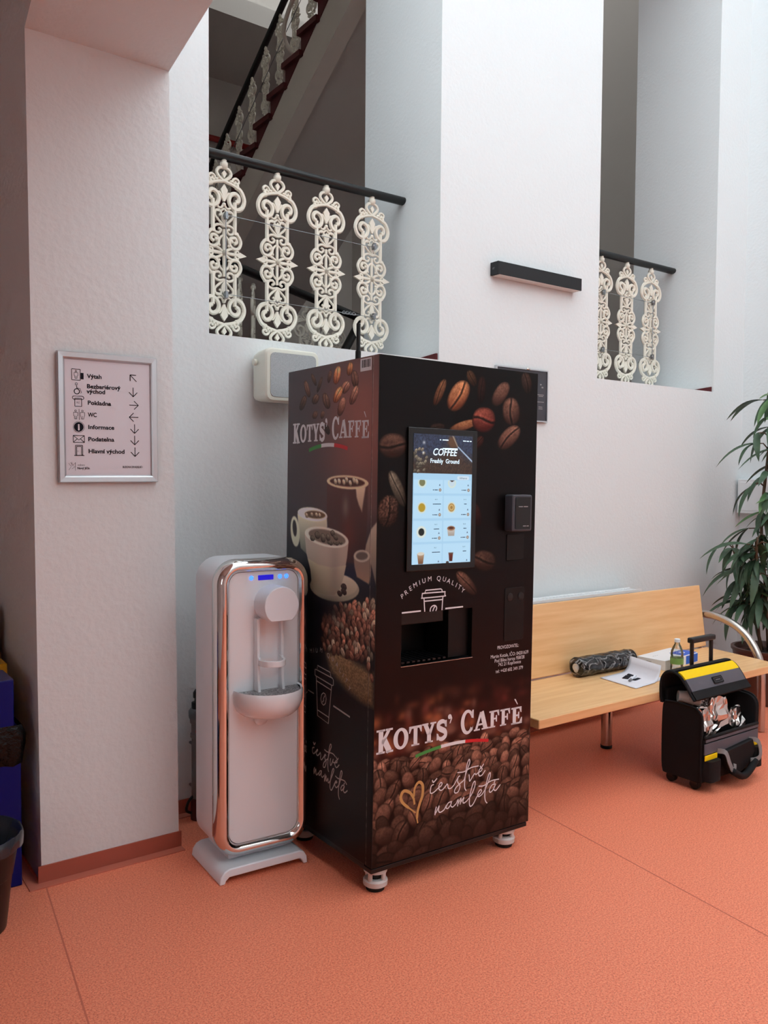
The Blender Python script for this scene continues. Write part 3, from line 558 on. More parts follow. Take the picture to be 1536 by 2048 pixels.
SST=[(.0045,[(.3928,.4329),(.386,.4246),(.3771,.4344)]),(.0045,[(.3845,.4142),(.3975,.4086),(.3971,.3925),(.3865,.3906),(.3711,.4037)]),(.0045,[(.371,.3996),(.3608,.4092),(.3622,.4121),(.3723,.4006),(.3629,.3898),(.3477,.3994),(.3415,.4078)]),(.0045,[(.3415,.4078),(.3374,.3982),(.3396,.3869),(.3318,.3824),(.3145,.3993)]),(.0045,[(.3145,.3993),(.3072,.4093),(.3008,.4058)]),(.0045,[(.3071,.4086),(.3093,.3954),(.299,.3851),(.3035,.3679),(.3121,.3594),(.3198,.3632),(.3114,.3802),(.2868,.3991)]),(.0045,[(.2868,.3991),(.2752,.43),(.2647,.4499),(.2698,.457),(.2769,.4453),(.2835,.4132),(.2876,.3804),(.2858,.3612),(.2801,.3523)]),(.0045,[(.3126,.4257),(.2925,.4226),(.2554,.4263),(.2358,.42)]),(.0045,[(.2684,.4056),(.2718,.3929),(.2677,.3796),(.257,.3944),(.2501,.4082)]),(.0045,[(.2547,.4003),(.2473,.3959),(.2256,.4021)]),(.0045,[(.2256,.4015),(.2246,.4076),(.2318,.4069),(.24,.3954),(.2348,.3852),(.2252,.3848),(.2099,.3989)]),(.0045,[(.231,.4214),(.2235,.4131),(.2165,.4215)]),(.0045,[(.3799,.3404),(.3861,.3278),(.3844,.3134)]),(.0045,[(.3832,.3178),(.3719,.336),(.3702,.3189),(.3636,.3169),(.3509,.3287)]),(.0045,[(.3295,.3417),(.3434,.3363),(.3494,.3211),(.3405,.3237),(.3307,.34),(.3328,.3247),(.325,.319),(.3126,.3294)]),(.0045,[(.3053,.3382),(.3095,.3091),(.2976,.3339),(.297,.3129),(.2849,.3271),(.2846,.314),(.2783,.3133),(.2675,.3258)]),(.0045,[(.2675,.3258),(.2534,.351),(.2453,.3691),(.2491,.3739),(.2574,.3616),(.2675,.3271),(.2705,.2999),(.2616,.2909),(.2497,.3051),(.238,.3243)]),(.0045,[(.2356,.3251),(.2237,.3313),(.2298,.3347),(.238,.3218),(.2328,.3116),(.2232,.3133),(.2092,.3267)]),(.0045,[(.2092,.3267),(.1957,.3579),(.1903,.375),(.194,.3816),(.2008,.3719),(.2093,.3319),(.2132,.2983),(.2104,.2836),(.2042,.2753)]),(.0045,[(.2351,.3513),(.2169,.3477),(.1743,.3516),(.1589,.3422)]),(.0045,[(.1738,.3325),(.1856,.3327),(.197,.3189),(.1933,.311),(.1828,.3194),(.1738,.3325),(.1804,.3151),(.1708,.3104),(.1537,.3235)]),(.0045,[(.1786,.3362),(.173,.3456)])]
SIC=[(.004,[(.3708,.713),(.3697,.7256),(.2801,.7168),(.2739,.6999)]),(.004,[(.3782,.7084),(.3873,.7075),(.3867,.6865),(.3791,.6842),(.266,.672),(.2576,.6745),(.2567,.6928),(.2639,.6988),(.3782,.7084)]),(.004,[(.3776,.6837),(.3647,.5389),(.2879,.5275),(.2688,.6699)]),(.004,[(.3756,.667),(.2698,.6538)]),(.004,[(.3668,.5601),(.2828,.5508)]),(.004,[(.3242,.633),(.3109,.6298),(.3047,.6143),(.31,.5963),(.3229,.5872),(.3363,.5919),(.3432,.6058),(.3372,.624),(.3242,.633)]),(.004,[(.3152,.6243),(.3236,.6117),(.3234,.604),(.332,.5959)]),(.005,[(.4372,.6197),(.3924,.6151)]),(.006,[(.2556,.6004),(.1454,.5861)])]
SLET=[('M',.418,.7714),('I',.3982,.7764),('U',.3771,.78),('M',.346,.787),('Q',.296,.7767),('U',.2658,.7693),('A',.2373,.7543),('L',.216,.7383),('I',.1964,.7243),('T',.1756,.71),('Y',.1548,.6872)]
FIC=[(.0042,[(.2071,1.0255),(.2092,1.0344),(.278,1.0354),(.2828,1.0318),(.2841,1.0252)]),(.0042,[(.1968,1.0234),(.1946,1.0199),(.1948,1.0099),(.1983,1.0079),(.294,1.0089),(.2963,1.0125),(.2961,1.0226),(.2913,1.0242),(.2013,1.0244),(.1968,1.0234)]),(.0042,[(.2029,1.0076),(.2051,.9819),(.2074,.9599)]),(.0042,[(.2876,1.0084),(.2845,.9596)]),(.0042,[(.2054,.9965),(.286,.9974)]),(.0042,[(.231,.9585),(.2326,.969),(.2394,.9767),(.2511,.9786),(.2582,.9745),(.2603,.9669),(.2562,.959)]),(.0042,[(.253,.9763),(.2467,.9679),(.2427,.9591)]),(.0055,[(.1081,.963),(.1901,.9639)]),(.0055,[(.2999,.964),(.3823,.9649)])]
FLET=[('P',.1124,1.0207,.515),('R',.1288,1.0331,.581),('E',.1464,1.0454,.474),('M',.166,1.056,.382),('I',.1845,1.0631,.286),('U',.2026,1.0684,.181),('M',.2272,1.0735,.053),('Q',.2665,1.0732,-.142),('U',.2907,1.0692,-.319),('A',.3107,1.062,-.407),('L',.3296,1.0541,-.432),('I',.3453,1.0457,-.536),('T',.3601,1.0374,-.565),('Y',.3759,1.0252,-.644)]


def smooth_noise(nv, nu, cells, seed):
    r = np.random.RandomState(seed)
    cv = max(2, int(cells)); cu = max(2, int(cells * nu / nv))
    g = r.rand(cv + 2, cu + 2)
    y = np.linspace(0, cv, nv, endpoint=False); x = np.linspace(0, cu, nu, endpoint=False)
    yi = y.astype(int); xi = x.astype(int); fy = (y - yi)[:, None]; fx = (x - xi)[None]
    fy = fy * fy * (3 - 2 * fy); fx = fx * fx * (3 - 2 * fx)
    a = g[yi][:, xi]; b = g[yi][:, xi + 1]; c = g[yi + 1][:, xi]; d = g[yi + 1][:, xi + 1]
    return (a * (1 - fx) + b * fx) * (1 - fy) + (c * (1 - fx) + d * fx) * fy

class Canvas:
    def __init__(s, u0, u1, v0, v1, step, seed):
        s.nu = int(round((u1 - u0) / step)) + 1; s.nv = int(round((v1 - v0) / step)) + 1
        s.u = np.linspace(u0, u1, s.nu); s.v = np.linspace(v0, v1, s.nv); s.step = step
        s.U, s.V = np.meshgrid(s.u, s.v)
        s.I = np.zeros((s.nv, s.nu, 3))
        s.n1 = smooth_noise(s.nv, s.nu, 400 * (v1 - v0) / 1.7, seed); s.n2 = smooth_noise(s.nv, s.nu, 130 * (v1 - v0) / 1.7, seed + 1); s.n3 = smooth_noise(s.nv, s.nu, 14, seed + 2)
    def win(s, u0, u1, v0, v1):
        i0, i1 = np.searchsorted(s.v, [v0, v1]); j0, j1 = np.searchsorted(s.u, [u0, u1])
        return slice(max(i0 - 1, 0), i1 + 1), slice(max(j0 - 1, 0), j1 + 1)
    def blend(s, w, col, a):
        s.I[w] = s.I[w] * (1 - a[..., None]) + np.asarray(col) * a[..., None]
    def blob(s, u, v, ru, rv, col, a=1.0):
        w = s.win(u - 2.5 * ru, u + 2.5 * ru, v - 2.5 * rv, v + 2.5 * rv)
        g = np.exp(-((s.U[w] - u) / ru) ** 2 - ((s.V[w] - v) / rv) ** 2) * a
        s.blend(w, np.asarray(col) / 255.0, g)
    def poly(s, pts, col, soft=0.002, col2=None, a=1.0, tex=0.0):
        P = np.array(pts); lo = P.min(0) - .006; hi = P.max(0) + .006
        w = s.win(lo[0], hi[0], lo[1], hi[1]); U, V = s.U[w], s.V[w]
        inside = np.zeros(U.shape, bool); dist = np.full(U.shape, 9.0)
        for i in range(len(P)):
            x0, y0 = P[i]; x1, y1 = P[(i + 1) % len(P)]
            if y0 != y1:
                c = ((y0 > V) != (y1 > V)) & (U < (x1 - x0) * (V - y0) / (y1 - y0) + x0); inside ^= c
            dx, dy = x1 - x0, y1 - y0; L = dx * dx + dy * dy + 1e-12
            t_ = np.clip(((U - x0) * dx + (V - y0) * dy) / L, 0, 1)
            dist = np.minimum(dist, np.hypot(U - x0 - t_ * dx, V - y0 - t_ * dy))
        m_ = np.clip(np.where(inside, dist, -dist) / (2 * soft) + .5, 0, 1) * a
        c0 = np.asarray(col) / 255.0
        if col2 is not None:
            f = np.clip((hi[1] - V) / (hi[1] - lo[1]), 0, 1)[..., None]; cc = c0 * (1 - f) + np.asarray(col2) / 255.0 * f
        else: cc = np.broadcast_to(c0, U.shape + (3,))
        if tex: cc = cc * (1 - tex + 2 * tex * s.n1[w])[..., None]
        s.I[w] = s.I[w] * (1 - m_[..., None]) + cc * m_[..., None]
    HUE = {0: ((164, 118, 98), (74, 44, 36)), 1: ((178, 96, 78), (82, 24, 20)), 2: ((206, 144, 100), (104, 54, 34)), 3: ((190, 174, 150), (86, 74, 62))}
    def bean(s, cx, cy, ax, ay, bx_, by_, kind, bright, hue, seed=0, bend=.14):
        ex = math.hypot(ax, bx_); ey = math.hypot(ay, by_)
        w = s.win(cx - ex * 1.05, cx + ex * 1.05, cy - ey * 1.05, cy + ey * 1.05)
        U, V = s.U[w] - cx, s.V[w] - cy
        if U.size == 0: return
        det = ax * by_ - ay * bx_
        p = (U * by_ - V * bx_) / det; q = (V * ax - U * ay) / det
        r2 = np.abs(p) ** 2.3 + np.abs(q) ** 2.1
        m_ = np.clip((1 - r2) * 9, 0, 1)
        nz = np.sqrt(np.clip(1 - r2, 0, 1))
        L = np.hypot(ex, ey)
        nx = (p * ax + q * bx_) / max(ex, 1e-6); ny = (p * ay + q * by_) / max(ey, 1e-6)
        lam = np.clip(.10 + .66 * ny - .15 * nx + .50 * nz, 0.03, 1.35)
        tex = .50 + 1.0 * (.6 * s.n1[w] + .4 * s.n2[w])
        hi, lo = (np.array(c) / 255.0 for c in s.HUE[hue])
        c = lo + (hi - lo) * np.clip(lam * tex, 0, 1.25)[..., None]
        if kind in (0, 2):
            cq = q - bend * np.sin(2.4 * p + seed) - .05 * (s.n2[w] - .5)
            d = np.abs(cq)
            dark = np.clip(1 - d / (.13 if kind == 0 else .1), 0, 1) * np.clip((1 - np.abs(p)) * 5, 0, 1)
            edge = np.exp(-((d - .2) / .07) ** 2) * .22
            c = c * (1 + edge[..., None]); c = c * (1 - .9 * dark[..., None])
            if kind == 2: c = c * (.55 + .9 * s.n1[w])[..., None]
        c = c * bright * (.40 + .60 * np.clip((1 - r2) * 2.4, 0, 1))[..., None]
        s.I[w] = s.I[w] * (1 - m_[..., None]) + c * m_[..., None]
    def to_mesh(s, name, fn, m, parent, hole=None):
        n = s.nu * s.nv
        X = np.stack(fn(s.U.ravel(), s.V.ravel()), 1).astype(np.float32)
        i = np.arange(s.nv - 1)[:, None] * s.nu + np.arange(s.nu - 1)[None]
        q = np.stack([i, i + 1, i + 1 + s.nu, i + s.nu], -1)
        if hole is not None:
            uc = (s.u[:-1] + s.u[1:]) / 2; vc = (s.v[:-1] + s.v[1:]) / 2
            keep = np.ones((s.nv - 1, s.nu - 1), bool)
            for (a, b, c, d) in hole:
                keep &= ~((uc[None] > a) & (uc[None] < b) & (vc[:, None] > c) & (vc[:, None] < d))
            q = q[keep]
        q = q.reshape(-1, 4)
        me = bpy.data.meshes.new(name)
        me.vertices.add(n); me.vertices.foreach_set('co', X.ravel())
        me.loops.add(q.size); me.loops.foreach_set('vertex_index', q.ravel().astype(np.int32))
        me.polygons.add(len(q)); me.polygons.foreach_set('loop_start', (np.arange(len(q)) * 4).astype(np.int32))
        me.update(calc_edges=True)
        c = np.clip(s.I.reshape(-1, 3), 0, 1)
        c = np.where(c <= .04045, c / 12.92, ((c + .055) / 1.055) ** 2.4)
        a = me.color_attributes.new('ink', 'FLOAT_COLOR', 'POINT')
        a.data.foreach_set('color', np.concatenate([c, np.ones((len(c), 1))], 1).astype(np.float32).ravel())
        o = bpy.data.objects.new(name, me); COL.objects.link(o); me.materials.append(m); o.parent = parent
        return o

# --- front film
cv = Canvas(0.0015, W - 0.0015, ZB + .001, ZT - .001, 0.0024, 11)
cv.I[:] = np.array((15, 12, 13)) / 255.
f = np.clip((1.15 - cv.V) / .35, 0, 1)[..., None]
cv.I = cv.I * (1 - f) + np.array((24, 8, 7)) / 255. * f
for b in FB: cv.bean(*b, seed=b[0] * 40)
# out-of-focus beans behind the lettering
f = np.clip((.66 - cv.V) / .10, 0, 1)[..., None]
cv.I = cv.I * (1 - f) + np.array((46, 16, 13)) / 255. * f
rs = np.random.RandomState(5)
for i in range(150):
    u, v = rs.uniform(0, W), rs.uniform(.40, .675)
    k = np.clip((.69 - v) / .10, 0.15, 1)
    col = [(150, 84, 58), (178, 104, 66), (104, 46, 38), (44, 14, 12), (72, 30, 26), (130, 88, 74)][rs.randint(6)]
    if u > .45 and v > .53: col = (66, 24, 22) if rs.rand() < .7 else (96, 40, 34)
    cv.blob(u, v, rs.uniform(.012, .030), rs.uniform(.012, .024), col, .75 * k)
# pile of beans, rows from far to near
vrow = .452
while vrow > .08:
    dep = np.clip((.452 - vrow) / .34, 0, 1)
    sz = .030 + .020 * dep
    f = np.clip((vrow + .03 - cv.V) / .03, 0, 1)[..., None] * np.clip((cv.V - vrow + .08) / .02, 0, 1)[..., None]
    cv.I = cv.I * (1 - .8 * f) + np.array((22, 8, 7)) / 255. * .8 * f
    u = rs.uniform(-.03, .0)
    while u < W + .03:
        L = sz * rs.uniform(.85, 1.15); wd = L * rs.uniform(.62, .8); an = rs.uniform(-.5, 1.3) if rs.rand() < .75 else rs.uniform(1.2, 2.2)
        v = vrow + rs.uniform(-.012, .012)
        br = rs.uniform(.55, 1.2) * (1 - .50 * dep) * (1.0 if dep < .75 else .85)
        kind = 0 if rs.rand() < (.62 if dep < .6 else .25) else 1
        cv.bean(u, v, L * math.cos(an), L * math.sin(an), -wd * math.sin(an), wd * math.cos(an), kind, br, 0, seed=rs.uniform(0, 6))
        u += L * rs.uniform(1.2, 1.75)
    vrow -= sz * .90
f = np.clip((.22 - cv.V) / .13, 0, 1)[..., None] * .45
cv.I = cv.I * (1 - f) + np.array((40, 18, 15)) / 255. * f
fp = cv.to_mesh('printed_film', lambda u, v: (u, np.full_like(u, -.0006), v), M['print'], mc, [BAY])
fp['label'] = 'front film printed with falling and heaped coffee beans'

# --- side film
cs = Canvas(0.001, D - .001, ZB + .001, ZT - .001, 0.0026, 23)
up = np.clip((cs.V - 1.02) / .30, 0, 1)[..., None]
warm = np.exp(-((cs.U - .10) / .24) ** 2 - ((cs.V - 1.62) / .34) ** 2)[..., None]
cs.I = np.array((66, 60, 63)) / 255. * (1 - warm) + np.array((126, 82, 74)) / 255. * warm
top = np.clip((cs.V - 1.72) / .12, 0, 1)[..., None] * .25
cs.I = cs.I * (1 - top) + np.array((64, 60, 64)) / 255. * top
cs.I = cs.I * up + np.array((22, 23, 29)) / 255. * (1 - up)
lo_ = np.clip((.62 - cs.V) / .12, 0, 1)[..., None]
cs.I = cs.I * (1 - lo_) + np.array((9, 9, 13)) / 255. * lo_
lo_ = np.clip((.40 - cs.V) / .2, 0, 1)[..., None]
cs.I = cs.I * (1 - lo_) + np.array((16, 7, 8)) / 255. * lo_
SPD = dict(SP)
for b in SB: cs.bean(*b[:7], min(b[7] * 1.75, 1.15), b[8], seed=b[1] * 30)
cs.poly(SPD['burlap'], (150, 126, 92), .016, (112, 92, 66), tex=.25)
P_ = np.array(SPD['pile']); cs.poly(SPD['pile'], (26, 20, 18), .008)
for v in np.arange(P_[:, 1].max(), P_[:, 1].min(), -.0180):
    u = P_[:, 0].min() + rs.uniform(0, .02)
    while u < P_[:, 0].max():
        ins = False
        for i in range(len(P_)):
            x0, y0 = P_[i]; x1, y1 = P_[(i + 1) % len(P_)]
            if (y0 > v) != (y1 > v) and u < (x1 - x0) * (v - y0) / (y1 - y0) + x0: ins = not ins
        if ins:
            L = rs.uniform(.016, .024); wd = L * .62; an = rs.uniform(.6, 2.6)
            cs.bean(u, v, L * math.cos(an), L * math.sin(an), -wd * math.sin(an), wd * math.cos(an), 0 if rs.rand() < .5 else 1, rs.uniform(.65, 1.3) * (1.05 - .85 * np.clip((u - .22) / .3, 0, 1)), 0 if rs.rand() < .7 else 3, seed=rs.uniform(0, 6))
        u += rs.uniform(.024, .038)
cs.poly(SPD['cream'], (172, 162, 146), .003, (96, 88, 78))
cs.poly(SPD['glass'], (86, 60, 58), .003, (54, 40, 40))
gx = np.mean([p[0] for p in SPD['glass']]); gz = np.mean([p[1] for p in SPD['glass']])
cs.blob(gx, gz - .02, .05, .07, (104, 52, 44), .6); cs.blob(gx + .02, gz + .07, .02, .035, (120, 108, 100), .7)
cs.poly(SPD['glass_hi'], (206, 190, 166), .004, (150, 128, 108)); cs.poly(SPD['glass_rim'], (214, 188, 158), .002); cs.poly(SPD['glass_in'], (76, 50, 44), .003)
cs.poly(SPD['cupb'], (206, 202, 178), .003, (92, 94, 84)); cs.poly(SPD['hand_o'], (196, 194, 174), .003, (170, 168, 146)); cs.poly(SPD['hand_i'], (52, 46, 46), .003)
cs.poly(SPD['cupb_rim'], (222, 220, 198), .002); cs.poly(SPD['cupb_in'], (96, 76, 58), .003)
cs.poly(SPD['jug'], (128, 120, 108), .003, (168, 138, 110), a=.8); cs.poly(SPD['jug_rim'], (170, 164, 150), .002); cs.poly(SPD['jug_in'], (92, 84, 78), .003)
cs.poly(SPD['sau_o'], (160, 158, 140), .002, (120, 120, 104)); cs.poly(SPD['sau_i'], (186, 182, 162), .003, (140, 138, 120))
cs.poly(SPD['cup'], (172, 160, 148), .002, (142, 136, 118)); cs.poly(SPD['cup_low'], (178, 172, 148), .002, (120, 118, 100))
cx_ = np.mean([p[0] for p in SPD['cup']]); cz_ = np.mean([p[1] for p in SPD['cup']])
cs.blob(cx_ - .06, cz_ - .02, .035, .12, (112, 106, 98), .45)
cs.poly(SPD['cup_rim'], (204, 198, 184), .002); cs.poly(SPD['cup_in'], (112, 98, 86), .003)
for b in SB2: cs.bean(*b, seed=1.0)
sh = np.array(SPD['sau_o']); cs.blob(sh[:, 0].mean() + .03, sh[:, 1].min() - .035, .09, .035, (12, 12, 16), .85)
j = int(round((.036 - cs.u[0]) / .0026)); g = .35 + .65 * smooth_noise(cs.nv, 4, 220, 3)[:, :1]
cs.I[:, j:j + 1] = cs.I[:, j:j + 1] * (1 - .6 * g[..., None]) + np.array((190, 176, 168)) / 255. * .6 * g[..., None]
cs.I[:, j + 1:j + 2] *= .4
light_gain = 1.0 + .30 * np.clip((cs.V - .75) / .25, 0, 1)[..., None]; cs.I = cs.I * light_gain  # upper side ink brightened to make up for weak light on this face
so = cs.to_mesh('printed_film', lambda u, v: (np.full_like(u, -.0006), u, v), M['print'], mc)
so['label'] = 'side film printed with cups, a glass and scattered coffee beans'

# --- cabinet
dr = MB(); cb = MB()
x0, x1, z0, z1 = BAY
for (a, b, c, d) in ((0, x0, ZB - .005, ZT), (x1, W, ZB - .005, ZT), (x0, x1, ZB - .005, z0), (x0, x1, z1, ZT)): cb.box(a, b, DT + .004, .17, c, d)
cb.box(0, W, .17, D, ZB - .005, ZT); cb.build('cabinet', M['machine'], mc)
for (a, b, c, d) in ((0, x0, ZB, ZT), (x1, W, ZB, ZT), (x0, x1, ZB, z0), (x0, x1, z1, ZT)): dr.box(a, b, 0, DT, c, d)
dr.build('door', M['machine'], mc)
MB().box(0.002, W - .002, .006, D - .01, ZB - .022, ZB - .006).build('base_strip', M['machine'], mc, bevel=.002)
# cup bay with a sunken tray, spout block and side column
by = MB(); e = .16
by.add([(x0, .001, z0), (x1, .001, z0), (x1, .001, z1), (x0, .001, z1), (x0, e, z0), (x1, e, z0), (x1, e, z1), (x0, e, z1)], [(0, 1, 5, 4), (1, 2, 6, 5), (2, 3, 7, 6), (3, 0, 4, 7), (4, 5, 6, 7)])
bay = by.build('cup_bay', M['bay'], mc, fix=False)
MB().box(x0 + .02, x1 - .11, .03, .12, z1 - .045, z1 - .001).build('spout_block', M['machine'], bay, bevel=.004)
MB().box(x1 - .095, x1 - .001, .02, .15, z0 + .001, z1 - .001).build('side_column', M['bay'], bay, bevel=.002)
gr = MB()
for i in range(9): gr.box(x0 + .012 + i * .023, x0 + .024 + i * .023, .012, .15, z0 + .004, z0 + .010)
gr.build('drip_grate', M['black_plastic'], bay)
k = MB(); k.tube([(x0 - .002, -.002, z0 - .002), (x1 + .002, -.002, z0 - .002)], .0016, 6); k.build('bay_edge', M['steel'], bay)

# feet: grey cased casters
def foot(x, y):
    zl = x * .011
    r = MB(); r.lathe([(.012, zl + .0005), (.032, zl + .0005), (.034, zl + .008), (.034, zl + .016), (.02, zl + .018)], (x, y, 0), 20)
    fo = r.build('caster', M['rubber'], mc, smooth=40)
    c = MB(); c.lathe([(.036, zl + .014), (.042, zl + .018), (.043, zl + .034), (.038, zl + .040), (.020, zl + .041)], (x, y, 0), 20); c.build('casing', M['foot_white'], fo, smooth=40)
    c = MB()
    for a in (0.4, 1.97, 3.54, 5.11):
        px, py = x + .033 * math.cos(a), y + .033 * math.sin(a)
        c.tube([(px, py, zl + .038), (px, py, ZB - .034)], .008, 8)
    c.lathe([(.041, ZB - .038), (.043, ZB - .032), (.040, ZB - .024), (.02, ZB - .023)], (x, y, 0), 20); c.build('bracket', M['foot_white'], fo, smooth=40)
    c = MB(); c.lathe([(.022, zl + .04), (.024, ZB - .03)], (x, y, 0), 14); c.build('wheel_core', M['black_plastic'], fo, smooth=40)
for x in (.055, W - .075):
    for y in (.055, D - .075): foot(x, y)

# screen
sb_ = MB(); sb_.box(SCR[0], SCR[1], -.010, -.0007, SCR[2], SCR[3]); scr = sb_.build('touchscreen', M['smoked'], mc, bevel=.002)
DU0, DU1, DV0, DV1, HV = .1385, .4035, 1.127, 1.576, 1.4415
ck = Canvas(DU0, DU1, DV0, DV1, .0012, 41)
ck.I[:] = np.array((168, 208, 236)) / 255.
top = ck.V > HV
hdr = np.zeros_like(ck.I); hdr[:] = np.array((44, 52, 74)) / 255.
wv = np.clip((ck.V - HV) / (DV1 - HV), 0, 1); wu = (ck.U - DU0) / (DU1 - DU0)
brown = np.clip(1.5 - 2.6 * wv + .9 * np.exp(-((wu - .62) / .2) ** 2), 0, 1)[..., None]
hdr = hdr * (1 - brown) + np.array((60, 44, 36)) / 255. * brown
hdr = hdr * (.72 + .56 * ck.n1)[..., None]
ck.I = np.where(top[..., None], hdr, ck.I)
dk = lambda a: (DU0 + a[0] * (DU1 - DU0), HV + a[1] * (DV1 - HV))
for _ in range(26):
    a, b = rs.uniform(0, .22), rs.uniform(.02, .62); u, v = dk((a, b)); ck.bean(u, v, .006, .006, -.004, .004, 0, rs.uniform(.5, .95), 3)
ck.blob(*dk((.17, .78)), .006, .006, (200, 200, 205), .8); ck.blob(*dk((.16, .52)), .004, .005, (230, 230, 225), .9)
ck.poly([dk((.60, .98)), dk((.68, .96)), dk((.74, .70)), dk((.62, .66)), dk((.56, .82))], (92, 62, 42), .006)
ck.poly([dk((.735, .70)), dk((.75, .72)), dk((1.0, .36)), dk((1.0, .31))], (168, 190, 216), .0015); ck.poly([dk((.64, .99)), dk((.67, .98)), dk((.745, .72)), dk((.73, .71))], (150, 132, 116), .0012)
# menu tiles
rows = [(1.4405 - .0115 - .010, 1.372), (1.364, 1.2855), (1.277, 1.204), (1.196, DV0)]
cu = [(DU0 + .004, DU0 + .1315), (DU0 + .1365, DU1 - .003)]
for (va, vb) in rows:
    for (ua, ub) in cu: ck.poly([(ua, va), (ub, va), (ub, vb), (ua, vb)], (182, 219, 243), .001)
dots = []
for ri, (va, vb) in enumerate(rows):
    for ci, (ua, ub) in enumerate(cu):
        c = (ua + .036, (va + vb) / 2 + (.014 if ri == 0 else (-.002 if ri < 3 else -.016)))
        el = lambda r, q=1.0, dx=0, dy=0: [(c[0] + dx + r * math.cos(a), c[1] + dy + r * q * math.sin(a)) for a in np.linspace(0, 2 * PI, 20, endpoint=False)]
        if ri == 0:
            h_ = [(p[0], min(p[1], va - .001)) for p in el(.019)]
            ck.poly(h_, (206, 222, 214), .001); ck.poly([(p[0], min(p[1], va - .001)) for p in el(.013)], (120, 120, 84) if ci == 0 else (196, 214, 226), .001)
            if ci == 1: ck.poly([(c[0] - .010, va - .001), (c[0] + .012, va - .001), (c[0], va - .007)], (60, 44, 40), .001)
        elif ri == 1:
            ck.poly(el(.020), (206, 216, 208), .001); ck.poly(el(.015), (176, 146, 44) if ci == 0 else (178, 140, 76), .001)
            if ci == 1: ck.poly(el(.010), (206, 178, 120), .001); ck.poly(el(.006), (160, 120, 62), .001)
        elif ri == 2 and ci == 0:
            ck.poly(el(.021), (214, 222, 214), .001); ck.poly(el(.013), (24, 34, 34), .001)
        elif ri == 2:
            ck.poly([(c[0] - .018, c[1] + .010), (c[0] + .018, c[1] + .010), (c[0] + .015, c[1] - .016), (c[0] - .013, c[1] - .016)], (214, 206, 198), .001, (150, 140, 132)); ck.poly(el(.018, .45, 0, .011), (150, 104, 76), .001); ck.poly(el(.012, .35, 0, .012), (84, 46, 32), .001)
        elif ci == 0:
            ck.poly([(c[0] - .017, c[1] + .018), (c[0] + .014, c[1] + .018), (c[0] + .009, vb + .001), (c[0] - .011, vb + .001)], (196, 168, 140), .001, (96, 58, 36)); ck.poly(el(.015, .4, -.001, .018), (212, 204, 190), .001)
        else:
            ck.poly([(c[0] - .009, c[1] + .014), (c[0] + .011, c[1] + .014), (c[0] + .008, vb + .006), (c[0] - .006, vb + .006)], (120, 52, 40), .001, (58, 22, 20)); ck.poly([(c[0] - .010, c[1] + .018), (c[0] + .012, c[1] + .018), (c[0] + .011, c[1] + .012), (c[0] - .009, c[1] + .012)], (96, 70, 60), .001); ck.poly(el(.007, .6, -.014, -.016), (60, 44, 44), .001)
        if ri < 3:
            oc = (ub - .012, vb + .012); ck.poly([(oc[0] + .0055 * math.cos(a), oc[1] + .0055 * math.sin(a)) for a in np.linspace(0, 2 * PI, 14)], (140, 100, 72), .001); ck.poly([(oc[0] + .0025 * math.cos(a), oc[1] + .0025 * math.sin(a)) for a in np.linspace(0, 2 * PI, 10)], (206, 214, 218), .001)
        tv = vb + .030 if ri < 3 else vb + .008
        ck.poly([(ub - .017, tv - .003), (ub - .011, tv - .003), (ub - .014, tv + .003)], (50, 60, 96), .0008)
ck.poly(rrect(.056, .0135, .006, 4, DU1 - .041, HV - .0145), (206, 224, 238), .0008)
dsp = ck.to_mesh('display', lambda u, v: (u, np.full_like(u, -.0112), v), M['screen'], scr)
dsp['label'] = 'lit display with a coffee banner above rows of drinks'
F3 = lambda u, v: (u, -.0120, v)
tx = MB(); put_text(tx, 'COFFEE', .034, .2205, 1.5045, F3, width=.110, bold=.0006, shear=.25); tx.ribbon([(.266, 1.5285), (.334, 1.5292)], .0042, F3)
put_text(tx, 'Freshly  Ground', .0215, .211, 1.4775, F3, width=.130, bold=.0004)
for a_, b_ in ((.252, .258), (.264, .291), (.358, .372), (.375, .386), (.390, .398)): tx.ribbon([(a_, 1.5585), (b_, 1.5585)], .0034, F3)
tx.build('lettering', M['screen_text'], scr, fix=False)
tx = MB(); put_text(tx, 'Advance', .0105, DU1 - .041, HV - .018, F3, align='CENTER')
names = [None, (.036, .012), (.024, .014), (.036, .016)]
for ri, (va, vb) in enumerate(rows):
    for ci, (ua, ub) in enumerate(cu):
        if names[ri]:
            put_text(tx, 'No.%d' % (2 * ri + ci + 1), .006, ub - .029, va - .015, F3, align='CENTER'); tx.ribbon([(ub - .026 - names[ri][ci] / 2, va - .029), (ub - .026 + names[ri][ci] / 2, va - .029)], .0026, F3)
        if ri < 3: tx.ribbon([(ub - .045, vb + .012), (ub - .040, vb + .012)], .0028, F3); tx.ribbon([(ub - .038, vb + .012), (ub - .023, vb + .012)], .0028, F3)
tx.build('lettering', M['screen_dark'], scr, fix=False)

# card reader and payment panel
cr_ = MB(); cr_.prism(rrect(.100, .136, .008, 4, .626, 1.302), lambda u, v, d: (u, d, v), -.044, -.001)
rd = cr_.build('card_reader', M['sign_grey'], mc, bevel=.004); rd['label'] = 'dark grey contactless card reader'
MB().prism(rrect(.076, .118, .004, 3, .628, 1.302), lambda u, v, d: (u, d, v), -.0465, -.043).build('reader_window', M['smoked'], rd)
tx = MB(); [tx.ribbon([(a_, z_), (b_, z_)], .003, lambda u, v: (u, -.047, v)) for a_, b_, z_ in ((.604, .626, 1.326), (.630, .652, 1.326), (.628, .644, 1.254), (.647, .658, 1.254))]; tx.build('lettering', M['grey_ink'], rd, fix=False)
pl = MB(); pl.prism(rrect(.088, .098, .004, 3, .634, 1.172), lambda u, v, d: (u, d, v), -.0035, -.0007); pl.build('note_slot_panel', M['bay'], mc, bevel=.001)
